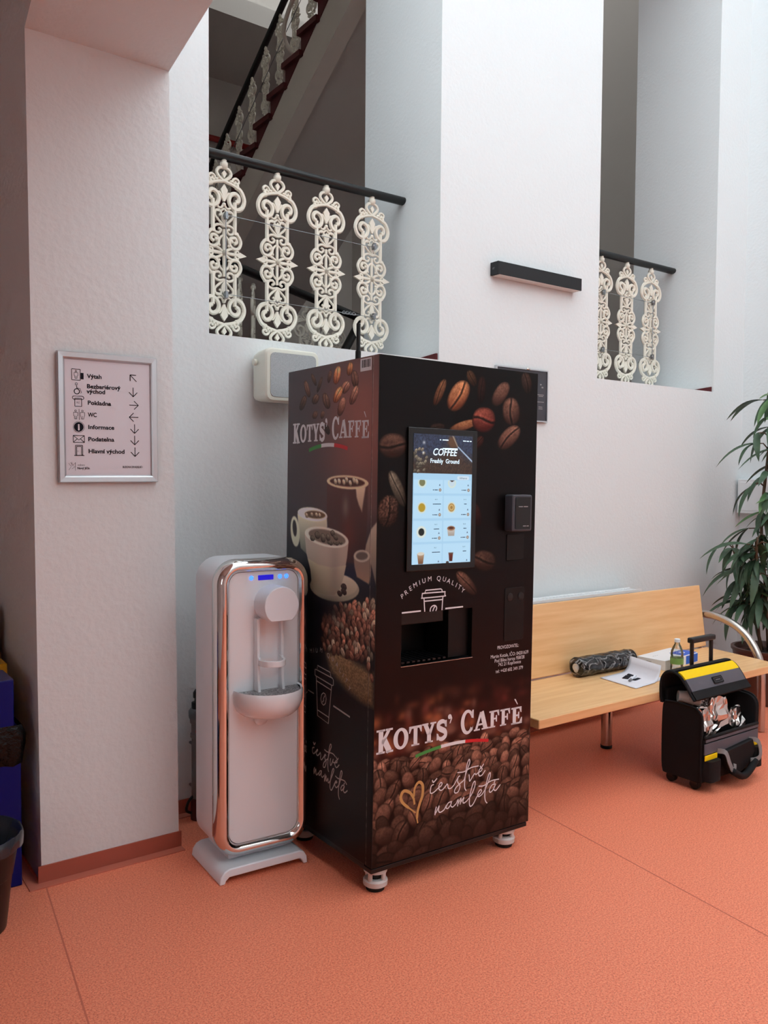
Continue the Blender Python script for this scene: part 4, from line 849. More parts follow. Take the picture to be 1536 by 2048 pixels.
pl = MB(); pl.prism(rrect(.10, .20, .008, 3, .636, .92), lambda u, v, d: (u, d, v), -.003, -.0007); pl.build('coin_panel', M['bay'], mc, bevel=.001)
for x in (.612, .668):
    k = MB(); k.lathe([(.015, .0025), (.015, .0045), (.012, .0055), (.006, .0055)], (x, 0, .985), 18, 'y'); k.build('lock', M['black_plastic'], mc, smooth=40)

# lettering on the film
FF = lambda u, v: (u, -.0013, v)
SF = lambda u, v: (-.0013, u, v)
def sl(pts, w_, mb, fn): mb.ribbon(pts, w_, fn)
def ring(mb, cx, cy, ro, rp, ri, rq, fn, a0=0, a1=2 * PI, n=28, off=0.0):
    o_, i_ = [], []
    for k in range(n + 1):
        a = a0 + (a1 - a0) * k / n
        o_.append((cx + ro * math.cos(a), cy + rp * math.sin(a))); i_.append((cx + off + ri * math.cos(a), cy + rq * math.sin(a)))
    mb.add([fn(*p) for p in o_] + [fn(*p) for p in i_], [(k, k + 1, n + 2 + k, n + 1 + k) for k in range(n)])
def rect(mb, a, b, c, d, fn): mb.poly([(a, c), (b, c), (b, d), (a, d)], fn)
def slab(mb, ch, X0, X1, Y0, Y1, fn):
    """one heavy slab-serif capital fitted into a box"""
    g = lambda u, v: fn(X0 + u * (X1 - X0), Y0 + v * (Y1 - Y0))
    S = lambda *r: [rect(mb, *q, g) for q in r]
    st = lambda pts, w_: mb.ribbon(pts, w_, g)
    if ch == 'K':
        S((.13, .40, 0, 1), (0, .50, 0, .085), (0, .50, .915, 1), (.56, 1, 0, .085), (.54, .96, .915, 1)); st([(.34, .42), (.74, .95)], .17); st([(.44, .58), (.78, .04)], .30)
    elif ch == 'O': ring(mb, .5, .5, .5, .52, .22, .38, g)
    elif ch == 'T':
        S((.36, .66, 0, .95), (.20, .82, 0, .085), (0, 1, .88, 1)); mb.poly([(0, .66), (.07, .66), (.22, .9), (0, 1)], g); mb.poly([(1, .66), (.93, .66), (.78, .9), (1, 1)], g)
    elif ch == 'Y':
        S((.36, .64, 0, .46), (.22, .78, 0, .085), (0, .44, .915, 1), (.58, 1, .915, 1)); mb.poly([(.08, .95), (.38, .95), (.64, .45), (.36, .40)], g); mb.poly([(.70, .95), (.88, .95), (.62, .38), (.46, .48)], g)
    elif ch == 'S':
        st(cr([(.84, .70), (.74, .88), (.48, .935), (.20, .84), (.19, .66), (.48, .53), (.78, .40), (.82, .20), (.54, .065), (.26, .11), (.12, .30)], 5), [.10 + .19 * math.sin(PI * min(max(k / 50, 0), 1)) ** .8 for k in range(51)])
        mb.poly([(.92, .62), (.76, .66), (.80, .97), (.92, .97)], g); mb.poly([(.04, .38), (.18, .34), (.16, .03), (.04, .03)], g)
    elif ch == 'C':
        ring(mb, .52, .5, .52, .52, .28, .39, g, .62, 2 * PI - .62, 26, .03); mb.poly([(.82, .66), (1, .62), (1, .98), (.90, .98), (.80, .84)], g); mb.poly([(.84, .18), (.98, .30), (.92, .12), (.84, .08)], g)
    elif ch == 'A':
        S((0, .40, 0, .085), (.52, 1, 0, .085), (.26, .70, .26, .36)); st([(.14, .04), (.46, .98)], .14); st([(.50, 1.0), (.78, .04)], .27)
    elif ch in 'FE':
        S((.14, .44, 0, 1), (0, .58, 0, .085), (0, .94, .90, 1), (.4, .66, .46, .56)); mb.poly([(.94, .66), (.86, .66), (.72, .92), (.94, 1)], g); mb.poly([(.74, .30), (.62, .34), (.62, .68), (.74, .72)], g)
        if ch == 'E': S((0, 1, 0, .10),); mb.poly([(1.0, .36), (.92, .36), (.74, .08), (1.0, 0)], g)
LOGO = [('K', .0108, .081, .4905, .573), ('O', .0815, .1455, .4935, .5650), ('T', .1480, .2035, .4945, .5640), ('Y', .2050, .2680, .4945, .5650), ('S', .2690, .3205, .4940, .5660),
        ('C', .3825, .4435, .4970, .5840), ('A', .4460, .5195, .5010, .5690), ('F', .5210, .5740, .5005, .5640), ('F', .5765, .6300, .4995, .5620), ('E', .6335, .6905, .4950, .5600)]
def logo(mb, T):
    fn = lambda u, v: T(u, v)
    for ch, a, b, c, d in LOGO: slab(mb, ch, a, b, c, d, fn)
    mb.poly([(.330 + .0085 * math.cos(a), .573 + .009 * math.sin(a)) for a in np.linspace(0, 2 * PI, 14, endpoint=False)], fn)
    mb.poly([(.339, .574), (.3415, .566), (.334, .549), (.329, .548), (.333, .560)], fn)
    mb.poly([(.6475, .592), (.655, .592), (.667, .571), (.6645, .569)], fn)
def flag(T, parent, x0=.178, x1=.5193, v0=.4555, h=.0175, th=.0115):
    for i, (nm, m_) in enumerate((('flag_green', 'green_ink'), ('flag_white', 'white_ink'), ('flag_red', 'red_ink'))):
        mb = MB(); pts = []
        for k in range(9):
            t_ = (i + k / 8) / 3; pts.append((x0 + (x1 - x0) * t_, v0 + h * 4 * t_ * (1 - t_)))
        mb.ribbon(pts, th, T); mb.build(nm, M[m_], parent, fix=False)
mb = MB(); logo(mb, FF); lf = mb.build('logo_lettering', M['white_ink'], mc, fix=False); lf['label'] = 'white slab-serif lettering on the front'
flag(FF, lf)
TS = lambda u, v: (-.0013, .5774 - (u - .0108) * .7700, 1.5545 + (v - .4935) * .935)
mb = MB(); logo(mb, TS); ls = mb.build('logo_lettering', M['white_ink'], mc, fix=False); ls['label'] = 'white slab-serif lettering on the side'
flag(TS, ls, .172, .5195, .4600, .018, .0145)
mb = MB()
for w_, pts in FST: mb.ribbon(cr(pts, 5), w_, FF)
mb.build('script_lettering', M['white_ink'], mc, fix=False)
mb = MB()
for w_, pts in HEART:
    q = cr(pts, 6); mb.ribbon(q, [w_ * (.75 + .45 * math.sin(PI * k / len(q))) if k < len(q) - 6 else w_ * .55 for k in range(len(q))], FF)
mb.build('heart', M['gold_ink'], mc, fix=False)
mb = MB()
for w_, pts in SST: mb.ribbon(cr(pts, 5), w_, SF)
mb.ribbon(cr([(.601, .70), (.585, .66), (.583, .60), (.595, .50), (.602, .44)], 5), .005, SF)
mb.build('script_lettering', M['dim_ink'], mc, fix=False)
mb = MB()
for w_, pts in FIC: mb.ribbon(cr(pts, 3) if len(pts) > 6 else pts, w_, FF)
for ch, u, v, r in FLET: put_text(mb, ch, .024, u - .0 , v - .008, FF, align='CENTER', rot=0 if ch == 'M' and abs(r) < .05 else r * .9)
mb.build('cup_emblem', M['white_ink'], mc, fix=False)
mb = MB()
for w_, pts in SIC: mb.ribbon(pts, w_, SF)
for i, (ch, u, v) in enumerate(SLET): put_text(mb, ch, .024, u, v - .008, lambda a, b: SF(u - (a - u), b), align='CENTER', rot=-(.05 * i - .10) * 1.5)
mb.build('cup_emblem', M['dim_ink'], mc, fix=False)
mb = MB()
for txt, (a, b), v, sz in (('PROVOZOVATEL:', (.5542, .6634), .7917, .0185), ('Martin Kotala, IČO: 04201639', (.5215, .7154), .7608, .0185), ('Pod Bílou horou 958/28', (.5416, .6951), .7436, .0185), ('742 21 Kopřivnice', (.5602, .6774), .7276, .0185), ('tel: +420 602 349 379', (.5485, .6893), .7036, .0185)):
    put_text(mb, txt, sz, a, v, FF, width=b - a)
mb.build('operator_lettering', M['white_ink'], mc, fix=False)
# barcode label at the top of the side, antenna on top
k = MB(); k.box(-.0014, -.0007, .045, .112, 1.783, 1.826); bc = k.build('barcode_label', M['card'], mc)
k = MB(); y_ = .052
while y_ < .102:
    w_ = rnd.choice((.0012, .002, .003)); k.box(-.0017, -.0013, y_, y_ + w_, 1.795, 1.821); y_ += w_ + rnd.choice((.0014, .002, .0028))
k.build('barcode', M['ink'], bc)
k = MB(); k.tube([(.02, .16, ZT), (.02, .16, ZT + .03)], .010, 10); k.tube([(.02, .16, ZT + .03), (.02, .16, ZT + .125)], .0075, 10); k.build('antenna', M['black_plastic'], mc, smooth=40)
# ---------------------------------------------------------------- water dispenser
wd = thing('water_dispenser', 'slim white water dispenser with a chrome front frame and blue lights', 'water dispenser', (1.222, 2.668, 0), (0, 0, -0.055))
DW, DH, DZ = .356, 1.060, .068       # width, height of the body, its underside
CX, CZ = DW / 2, DZ + DH / 2
bl_ = []
for y, ins in ((.044, .004), (.046, 0.0), (.215, 0.002), (.230, .012), (.234, .03)):
    bl_.append([(u, y, v) for u, v in rrect(DW - 2 * ins, DH - 2 * ins, .085 - ins, 8, CX, CZ)])
MB().loft(bl_).build('body', M['white'], wd, smooth=35)
loops = []
for ins, y in ((.002, .052), (-.001, .046), (-.002, .020), (.000, .004), (.006, -.009), (.016, -.017), (.028, -.018), (.038, -.012), (.043, -.002), (.045, .014)):
    loops.append([(u, y, v) for u, v in rrect(DW - 2 * ins, DH - 2 * ins, max(.085 - ins, .02), 10, CX, CZ)])
MB().loft(loops, False, False).build('chrome_frame', M['chrome'], wd, smooth=True)
MB().prism(rrect(DW - .088, DH - .088, .042, 8, CX, CZ), lambda u, v, d: (u, d, v), -.001, .012).build('front_panel', M['white_gloss'], wd, smooth=30)
# controls
for x in (.128, .240, .266):
    k = MB(); k.ball((x, -.002, 1.062), .0085, 12, 6, (1, .5, 1)); k.build('indicator_light', M['led'], wd, smooth=True)
MB().prism(rrect(.060, .018, .002, 2, .184, 1.0615), lambda u, v, d: (u, d, v), -.0025, 0.0).build('display', M['lcd'], wd)
# spout head: a drum with a flat underside
hz, hr = .968, .068
dpoly = [(CX + .016 + hr * math.cos(a), hz + hr * math.sin(a)) for a in np.linspace(-.93, PI + .93, 34)]
lp = []
for y, sc_ in ((-.001, 1.0), (-.084, 1.0), (-.089, .985), (-.091, .95)):
    lp.append([(CX + .016 + (u - CX - .004) * sc_, y, hz + (v - hz) * sc_) for u, v in dpoly])
MB().loft(lp).build('spout_head', M['white'], wd, smooth=35)
# column with raised cheeks, cup lever, drip tray
k = MB(); k.box(.142, .238, -.010, -.001, .640, .918); col_ = k.build('dispense_column', M['white_gloss'], wd, bevel=.003)
for x in (.138, .232):
    k = MB(); k.prism([(-.001, .635), (-.046, .632), (-.034, .70), (-.030, .918), (-.001, .918)], lambda u, v, d: (d, u, v), x, x + .011); k.build('cheek', M['white_gloss'], col_, bevel=.002)
k = MB()
for s_ in range(1):
    o_ = []; i_ = []
    for a in np.linspace(PI, 2 * PI, 18):
        o_.append((.190 + .050 * math.cos(a), -.034 + .062 * math.sin(a))); i_.append((.190 + .040 * math.cos(a), -.034 + .050 * math.sin(a)))
    pl_ = o_ + i_[::-1]
    k.prism(pl_, lambda u, v, d: (u, v, d), .752, .774)
k.box(.140, .150, -.036, -.002, .752, .780); k.box(.230, .240, -.036, -.002, .752, .780)
k.build('cup_lever', M['white_gloss'], col_, bevel=.002)
tz = .662; lp = []
for dz, sc_ in ((0, .93), (.004, .975), (-.006, 1.0), (-.04, .985), (-.07, .90), (-.088, .74), (-.096, .45), (-.098, .2)):
    L = [(CX + .010 + .130 * sc_ * math.cos(a), -.001 + .140 * sc_ * math.sin(a), tz + dz) for a in np.linspace(PI, 2 * PI, 26)]
    lp.append(L)
tr = MB(); tr.loft(lp, False, True, closed=False)
n_ = 26
tr.add([(CX - .120, -.0005, tz - .1), (CX + .140, -.0005, tz - .1), (CX + .140, -.0005, tz), (CX - .120, -.0005, tz)], [(0, 1, 2, 3)])
trr = tr.build('drip_tray', M['white_gloss'], wd, smooth=40)
MB().prism([(CX + .010 + .117 * math.cos(a), -.003 + .124 * math.sin(a)) for a in np.linspace(PI, 2 * PI, 24)], lambda u, v, d: (u, v, d), tz - .012, tz - .004).build('grate', M['grate'], trr)
k = MB(); k.ball((CX - .02, -.02, .552), .026, 12, 6, (1, .6, .7)); k.build('drain_knob', M['white'], wd, smooth=True)
# foot: a shallow arched plinth
pf = MB()
arch = [(-.008, 0), (.012, 0), (.016, .012), (.028, .022), (.302, .022), (.314, .012), (.318, 0), (.334, 0), (.331, .026), (.320, .044), (.302, .052), (.030, .052), (.010, .044), (-.004, .026)]
pf.prism([(u - .002, v) for u, v in arch], lambda u, v, d: (u, d, v), -.050, .235)
pf.box(.05, .30, .02, .22, .052, .070)
pf.build('foot', M['white'], wd, bevel=.004)
MB().box(.06, .296, .04, .2, .0005, .022).build('underside', M['dark'], wd)

# ---------------------------------------------------------------- water filter pipe behind the dispenser
wp = thing('filter_pipe', 'grey pipe stack with a red valve wheel behind the water dispenser', 'pipe', (1.382, 3.205, 0))
k = MB(); k.lathe([(.026, .03), (.026, .34), (.031, .345), (.031, .36), (.027, .362), (.027, .40), (.032, .405), (.034, .425), (.030, .44)], n=18); k.build('pipe', M['pipe_grey'], wp, smooth=40)
k = MB(); k.lathe([(.036, .425), (.038, .435), (.038, .455), (.030, .465)], n=18); k.build('collar', mat('slate_grey_collar', (104, 110, 114), .5), wp, smooth=40)
k = MB(); k.lathe([(.026, .465), (.026, .49), (.014, .495), (.014, .505), (.020, .51), (.020, .53), (.010, .545)], n=16); k.build('cap', M['black_plastic'], wp, smooth=40)
k = MB(); k.lathe([(.018, .0), (.018, .02), (.006, .024)], (-.005, -.026, .375), 14, 'y'); k.build('valve_wheel', M['red_pipe'], wp, smooth=40)
k = MB(); k.tube(cr([(-.02, .0, .10), (-.045, -.01, .085), (-.055, -.01, .05), (-.03, 0, .03)], 5), .006, 8); k.build('hose', M['black_plastic'], wp, smooth=True)
k = MB(); k.lathe([(.030, .0), (.030, .07), (.028, .09)], n=16); k.build('elbow', mat('rusty_iron', (84, 30, 26), .7), wp, smooth=40)
k = MB(); k.tube([(.0, .02, .30), (.0, .081, .30)], .006, 8); k.tube([(.0, .02, .12), (.0, .081, .12)], .006, 8); k.build('wall_bracket', M['zinc'], wp)

# ---------------------------------------------------------------- directory sign on the pier
sg = thing('directory_sign', 'silver framed paper directory sign with arrows on the left pier', 'sign', (.778, 2.993, 1.397), (0, -.0098, 0))
SWd, SH, FWd = .353, .454, .026
def frame(parent, w, h, fw, y0, y1, m_, name='frame_rail'):
    for pts in ([(0, 0), (w, 0), (w - fw, fw), (fw, fw)], [(w, 0), (w, h), (w - fw, h - fw), (w - fw, fw)], [(w, h), (0, h), (fw, h - fw), (w - fw, h - fw)], [(0, h), (0, 0), (fw, fw), (fw, h - fw)]):
        (ax, az), (bx2, bz), (cx2, cz2), (dx2, dz2) = pts
        lp = []
        # raised profile: low at the outside, crest, low at the inside
        f_ = lambda t_, y: [(ax + (dx2 - ax) * t_, y, az + (dz2 - az) * t_), (bx2 + (cx2 - bx2) * t_, y, bz + (cz2 - bz) * t_)]
        prof = [(0, y0), (0, y1 + .004), (.12, y1), (.72, y1 + .001), (.86, y1 + .004), (1, y1 + .008), (1, y0)]
        L0 = [f_(t_, y)[0] for t_, y in prof]; L1 = [f_(t_, y)[1] for t_, y in prof]
        MB().loft([L0, L1]).build(name, m_, parent)
frame(sg, SWd, SH, FWd, 0.0, -.016, M['alu'])
MB().box(.018, SWd - .018, -.0065, -.001, .018, SH - .018).build('sheet', M['paper'], sg)
PF = lambda u, v: (u, -.0072, v)
tx = MB()
for txt, u, v, wdt in (('Výtah', .1023, .3665, .0515), ('Bezbariérový', .1007, .3312, .118), ('východ', .1005, .3135, .065), ('Pokladna', .1022, .2735, .082), ('WC', .1033, .2315, .031), ('Informace', .1025, .1885, .0915), ('Podatelna', .1019, .1460, .0915), ('Hlavní východ', .1024, .1035, .1275)):
    put_text(tx, txt, .0205, u, v, PF, width=wdt, bold=.0006)
put_text(tx, 'město', .008, .0645, .0590, PF, width=.024); put_text(tx, 'Nový Jičín', .0105, .0637, .0470, PF, width=.042, bold=.0003); put_text(tx, 'BUDOVA DIVADELNÍ 1', .0095, .2234, .0520, PF, width=.073, bold=.0003)
def line(pts, w_=.0021): tx.ribbon(pts, w_, PF)
def circ(c, r, w_=.0016, q=1.0): ring(tx, c[0], c[1], r, r * q, r - w_, r * q - w_, PF)
def disc(c, r): tx.poly([(c[0] + r * math.cos(a), c[1] + r * math.sin(a)) for a in np.linspace(0, 2 * PI, 20, endpoint=False)], PF)
def outline(pts, w_=.0020): [line([pts[i], pts[(i + 1) % len(pts)]], w_) for i in range(len(pts))]
def arrow(c, ang, L=.036):
    R_ = lambda x, y: (c[0] + x * math.cos(ang) - y * math.sin(ang), c[1] + x * math.sin(ang) + y * math.cos(ang))
    line([R_(-L / 2, 0), R_(L / 2, 0)], .0026); line([R_(L / 2 - L * .48, L * .46), R_(L / 2, 0)], .0026); line([R_(L / 2 - L * .48, -L * .46), R_(L / 2, 0)], .0026)
for c, a in (((.2668, .3761), 2.36), ((.2655, .326), -PI / 2), ((.2675, .2791), 0), ((.2665, .2354), PI), ((.2689, .1937), -PI / 2), ((.2687, .1523), -PI / 2), ((.2694, .1101), -PI / 2)): arrow(c, a, .033)
def person(c, s_=1.0, skirt=False):
    circ((c[0], c[1] + .0125 * s_), .0038 * s_, .0014); sx = .0075 * s_
    outline([(c[0] - sx, c[1] + .007 * s_), (c[0] + sx, c[1] + .007 * s_), (c[0] + sx, c[1] - .005 * s_), (c[0] + sx * (.6 if not skirt else .8), c[1] - .007 * s_), (c[0] + sx * .55, c[1] - .017 * s_), (c[0] - sx * .55, c[1] - .017 * s_), (c[0] - sx * (.6 if not skirt else .8), c[1] - .007 * s_), (c[0] - sx, c[1] - .005 * s_)], .0014); line([(c[0], c[1] - .006 * s_), (c[0], c[1] - .017 * s_)], .0012)
outline([(.050, .395), (.079, .395), (.079, .357), (.050, .357)]); person((.0645, .377), .85)
rect(tx, .0805, .0905, .361, .383, PF)
circ((.0655, .344), .0045); line([(.066, .338), (.067, .327)], .002); circ((.0665, .318), .0105, .003); line([(.066, .330), (.078, .328), (.082, .314), (.078, .312)], .0016)
outline(rrect(.039, .011, .0055, 4, .0705, .296)); outline([(.059, .294), (.059, .266), (.082, .266), (.082, .294)]); put_text(tx, 'Kč', .009, .0705, .2765, PF, align='CENTER')
person((.061, .2385), .95); person((.0845, .2385), .95, True); line([(.0728, .257), (.0728, .219)], .0016)
disc((.0708, .1945), .0165); circ((.0708, .1945), .0195, .0012)
outline([(.0515, .1645), (.0895, .1645), (.0895, .1405), (.0515, .1405)]); line([(.0515, .1645), (.0705, .149), (.0895, .1645)]); line([(.0515, .1405), (.065, .153)]); line([(.0895, .1405), (.076, .153)])
outline([(.0585, .130), (.083, .130), (.083, .0955), (.0585, .0955)]); outline([(.0625, .1265), (.079, .1265), (.079, .0955), (.0625, .0955)]); line([(.054, .095), (.088, .095)]); disc((.0665, .110), .0012)
for q in ([(.0345, .068), (.043, .056), (.0345, .044)], [(.045, .072), (.045, .06), (.057, .056), (.045, .048)], [(.040, .070), (.050, .062), (.057, .070), (.057, .042)]): line(q, .001)
tx.build('print', M['ink'], sg, fix=False)['kind'] = 'stuff'
ti = MB(); put_text(ti, 'i', .030, .0708, .184, lambda u, v: (u, -.0078, v), align='CENTER', bold=.0014); ti.build('print', M['paper'], sg, fix=False)

# ---------------------------------------------------------------- dark sign on the pillar, half hidden by the machine
ds = thing('wall_sign', 'anthracite sign in a thin silver frame on the wall behind the coffee machine', 'sign', (3.112, WY - .001, 1.742))
MB().box(.006, .394, -.010, -.001, .006, .284).build('panel', M['sign_grey'], ds)
for a, b, c, d in ((0, .4, 0, .007), (0, .4, .283, .29), (0, .007, .007, .283), (.393, .4, .007, .283)): MB().box(a, b, -.016, 0, c, d).build('frame_rail', M['alu'], ds)
tx = MB(); DF = lambda u, v: (u, -.0106, v)
for a, b, z, h_ in ((.340, .352, .205, .008), (.352, .366, .19, .008), (.32, .372, .150, .004), (.33, .366, .142, .004), (.32, .372, .110, .004), (.33, .36, .082, .004), (.33, .362, .072, .004)): rect(tx, a, b, z, z + h_, DF)
tx.build('print', M['grey_ink'], ds, fix=False)['kind'] = 'stuff'
k = MB(); k.ball((.24, -.014, .288), .010, 12, 6, (1.5, .8, .7)); k.build('clip', M['chrome'], ds, smooth=True)

# ---------------------------------------------------------------- linear wall lamp
wl = thing('wall_lamp', 'black linear wall lamp high on the white pillar', 'lamp', (3.072, WY, 2.500))
MB().box(0, .655, -.062, -.002, 0, .068).build('housing', M['black_lamp'], wl, bevel=.0012)
MB().box(.012, .643, -.058, -.006, -.003, .001).build('diffuser', M['diffuser'], wl)
k = MB(); put_text(k, 'XT', .013, 0, 0, lambda u, v: (-.0006, -.026 - u, .03 + v), align='CENTER'); k.build('mark', M['grey_ink'], wl, fix=False)

# ---------------------------------------------------------------- loudspeaker
sp_ = thing('loudspeaker', 'ivory wall loudspeaker with a grey grille behind the coffee machine', 'speaker', (1.655, WY, 1.742))
lp = []
for y, ins in ((-.02, .012), (-.06, .004), (-.148, 0.0), (-.158, .006), (-.160, .014)):
    lp.append([(u, y, v) for u, v in rrect(.262 - 2 * ins, .226 - 2 * ins, .028 - ins * .6, 3, .131, .113)])
MB().loft(lp).build('shell', M['speaker'], sp_, smooth=30)
MB().prism(rrect(.222, .186, .020, 3, .131, .113), lambda u, v, d: (u, d, v), -.1625, -.158).build('grille', M['grille'], sp_)
for s_ in (-1, 1):
    k = MB(); k.lathe([(.014, 0), (.014, .012), (.010, .014)], (.131 + s_ * .131 - (0 if s_ > 0 else .014), -.07, .17), 16, 'x'); k.build('bracket_knob', M['speaker'], sp_, smooth=40)
MB().box(.08, .18, -.03, 0, .06, .17).build('wall_bracket', M['speaker'], sp_)

# ---------------------------------------------------------------- radiator behind the bench
rd_ = thing('radiator', 'white panel radiator on the wall behind the bench', 'radiator', (2.65, WY - .021, 0))
MB().box(0, 1.575, -.115, -.035, .16, .745).build('panel', M['radiator'], rd_, bevel=.004)
tg = MB(); tg.box(0, 1.575, -.120, -.112, .745, .760); tg.box(0, 1.575, -.038, -.030, .745, .760); tg.build('top_rim', M['radiator'], rd_)
ml = MB().box(0, .006, -.112, -.038, .745, .757).mesh('grille_slat'); ml.materials.append(M['radiator'])
for i in range(52):
    o = bpy.data.objects.new('grille_slat', ml); COL.objects.link(o); o.parent = rd_; o.location = (.004 + i * .0302, 0, 0)
for x in (.2, 1.36): MB().box(x, x + .04, -.036, 0, .3, .6).build('wall_bracket', M['radiator'], rd_)

# ---------------------------------------------------------------- bench
bn = thing('bench', 'beech bench with a slanted backrest and a bent steel tube armrest', 'bench', (2.523, 2.371, 0))
BL = 1.955
MB().prism([(0, 0), (1.868, 0), (1.954, .492), (0, .492)], lambda u, v, d: (u, v, d), .384, .425).build('seat', M['beech'], bn, bevel=.004)
bk = MB(); bk.hexa([(0, .494, .431), (BL, .494, .431), (BL, .519, .425), (0, .519, .425), (0, .549, .790), (BL, .549, .790), (BL, .574, .786), (0, .574, .786)])
bk.build('backrest', M['beech'], bn, bevel=.003)
def leg(x, y, z1, r=.029):
    k = MB(); k.tube([(x, y, .018), (x, y, z1)], r, 18); lg = k.build('leg', M['steel'], bn, smooth=40)
    k = MB(); k.lathe([(r * .8, .0005), (r * 1.05, .003), (r * 1.05, .018), (r * .6, .02)], (x, y, 0), 18); k.build('foot_cap', M['rubber'], lg, smooth=40)
leg(.998, .455, .384); leg(.06, .455, .384)
MB().box(.03, BL - .03, .41, .49, .358, .384).build('under_rail', M['steel'], bn)
k = MB(); k.tube(cr([(1.985, .560, .615), (1.982, .46, .613), (1.976, .35, .588), (1.968, .255, .535), (1.962, .185, .45), (1.958, .152, .36), (1.954, .142, .20), (1.953, .140, .004)], 6), .023, 16); k.build('armrest', M['steel'], bn, smooth=40)
k = MB(); k.tube([(1.982, .578, .615), (1.982, .53, .25), (1.982, .50, .004)], .017, 12); k.build('arm_post', M['steel'], bn, smooth=40)
k = MB(); k.tube([(1.985, .590, .615), (1.88, .590, .615)], .014, 12); k.build('arm_bracket', M['steel'], bn, smooth=40)

# ---------------------------------------------------------------- things on the bench
SEAT = .4252
def rough(mb, pts_fn, nu, nv, name, m_, parent, smooth=True, closed=False):
    vs_ = [pts_fn(i / (nu - 1), j / (nv - 1)) for j in range(nv) for i in range(nu)]
    mb.add(vs_, [(j * nu + i, j * nu + i + 1, (j + 1) * nu + i + 1, (j + 1) * nu + i) for j in range(nv - 1) for i in range(nu - 1)])
    return mb.build(name, m_, parent, smooth=smooth, fix=False)
rl = thing('wrapped_roll', 'black roll wrapped in crinkled clear plastic on the bench', 'roll', (3.218, 2.789, SEAT), (0, 0, -.03))
k = MB(); k.tube([(.012, 0, .050), (.425, 0, .050)], .047, 24); k.build('roll', M['roll'], rl, smooth=40)
rr_ = np.random.RandomState(3)
ph = rr_.uniform(0, 6.28, (6,))
def wrap(a, t_):
    an = 2 * PI * a; x = -.004 + .452 * t_
    e_ = 1.0 if .03 < t_ < .93 else (.55 if t_ <= .03 else .8)
    r_ = (.0482 + .0046 * rr_.rand() ** 2) * e_
    return (x, r_ * math.cos(an), max(.050 + r_ * math.sin(an), .0008))
rough(MB(), wrap, 22, 26, 'plastic_wrap', M['film'], rl, smooth=False)
k = MB(); k.tube([(.006, 0, .050), (.012, 0, .050)], .020, 12); k.ball((.004, -.006, .040), .016, 8, 5, (.4, 1, 1)); k.build('core', M['card'], rl)
# papers
def sheet(name, lab, pts, z, curl=None, m_='paper'):
    P4 = [Vector((x, y, z)) for x, y in pts]
    t_ = thing(name, lab, 'paper', (pts[0][0], pts[0][1], z), group='papers on the bench')
    def fn(a, b):
        p = P4[0].lerp(P4[1], a).lerp(P4[3].lerp(P4[2], a), b)
        q = Vector((p.x - pts[0][0], p.y - pts[0][1], .0004))
        if curl: q = curl(a, b, q)
        return tuple(q)
    k = MB(); o = rough(k, fn, 12, 12, 'sheet', M[m_], t_)
    md = o.modifiers.new('thick', 'SOLIDIFY'); md.thickness = .0012; md.offset = 1
    return t_
A4 = [(3.257, 2.663), (3.52, 2.68), (3.50, 2.50), (3.24, 2.44)]
sheet('paper_sheet', 'lowest white sheet of the papers spread on the bench', [(3.35, 2.691), (3.62, 2.721), (3.574, 2.513), (3.295, 2.469)], SEAT)
def curl(a, b, q):
    t_ = max(0, a - .62) / .38
    q.z += .075 * t_ ** 2; q.x -= .035 * t_ ** 2
    return q
sh_ = sheet('paper_sheet', 'top printed sheet with a curled-up edge on the bench', [(3.312, 2.705), (3.609, 2.725), (3.548, 2.493), (3.281, 2.465)], SEAT + .003, curl)
k = MB()
for pts in ([(.075, -.075), (.145, -.045), (.150, -.075), (.085, -.105)], [(.155, -.042), (.185, -.030), (.190, -.095), (.155, -.085)], [(.085, -.125), (.150, -.115), (.150, -.135), (.09, -.145)]): k.prism(pts, lambda u, v, d: (u, v, d), .0022, .0026)
k.build('print', M['ink'], sh_)['kind'] = 'stuff'
pn = thing('marker_pen', 'white marker pen with a grey cap lying on the papers', 'pen', (3.386, 2.574, SEAT + .0105), (0, 0, .42))
k = MB(); k.lathe([(.004, 0), (.006, .002), (.006, .08), (.004, .085)], n=12, axis='x'); k.build('barrel', M['white'], pn, smooth=40)
k = MB(); k.lathe([(.0045, -.03), (.0066, -.028), (.0066, .0), (.005, .001)], n=12, axis='x'); k.build('cap', M['reflect_grey'], pn, smooth=40)
# carton with blue panel
ct = thing('carton', 'flat white carton with a blue printed corner on the bench', 'box', (3.724, 2.617, SEAT), (0, 0, .10))
MB().box(0, .34, 0, .165, 0, .052).build('carton_body', M['card'], ct, bevel=.0015)
MB().box(.20, .338, .004, .09, .0522, .0535).build('blue_panel', M['card_blue'], ct)
MB().box(.215, .3402, -.0008, .0, .004, .048).build('blue_panel', M['card_blue'], ct)
k = MB(); k.poly([(.262 + .016 * math.cos(a), .05 + .016 * math.sin(a)) for a in np.linspace(0, 2 * PI, 18, endpoint=False)], lambda u, v: (u, v, .0540)); k.build('print', M['card'], ct, fix=False)
k = MB()
for i in range(4): k.ribbon([(-.0006, 0), (-.0006, 0)], .001, lambda u, v: (u, v, 0)) if False else rect(k, .055, .085 - .004 * i, .034 - .006 * i, .0365 - .006 * i, lambda u, v: (-.0006, .165 - u, v))
for a in (.03, .05, .065, .09): rect(k, a, a + .012, .006, .009, lambda u, v: (-.0006, .165 - u, v))
for i in range(3): rect(k, .05 + .02 * i, .062 + .02 * i, .10, .104, lambda u, v: (u, v, .0526))
k.build('print', M['grey_ink'], ct, fix=False)['kind'] = 'stuff'
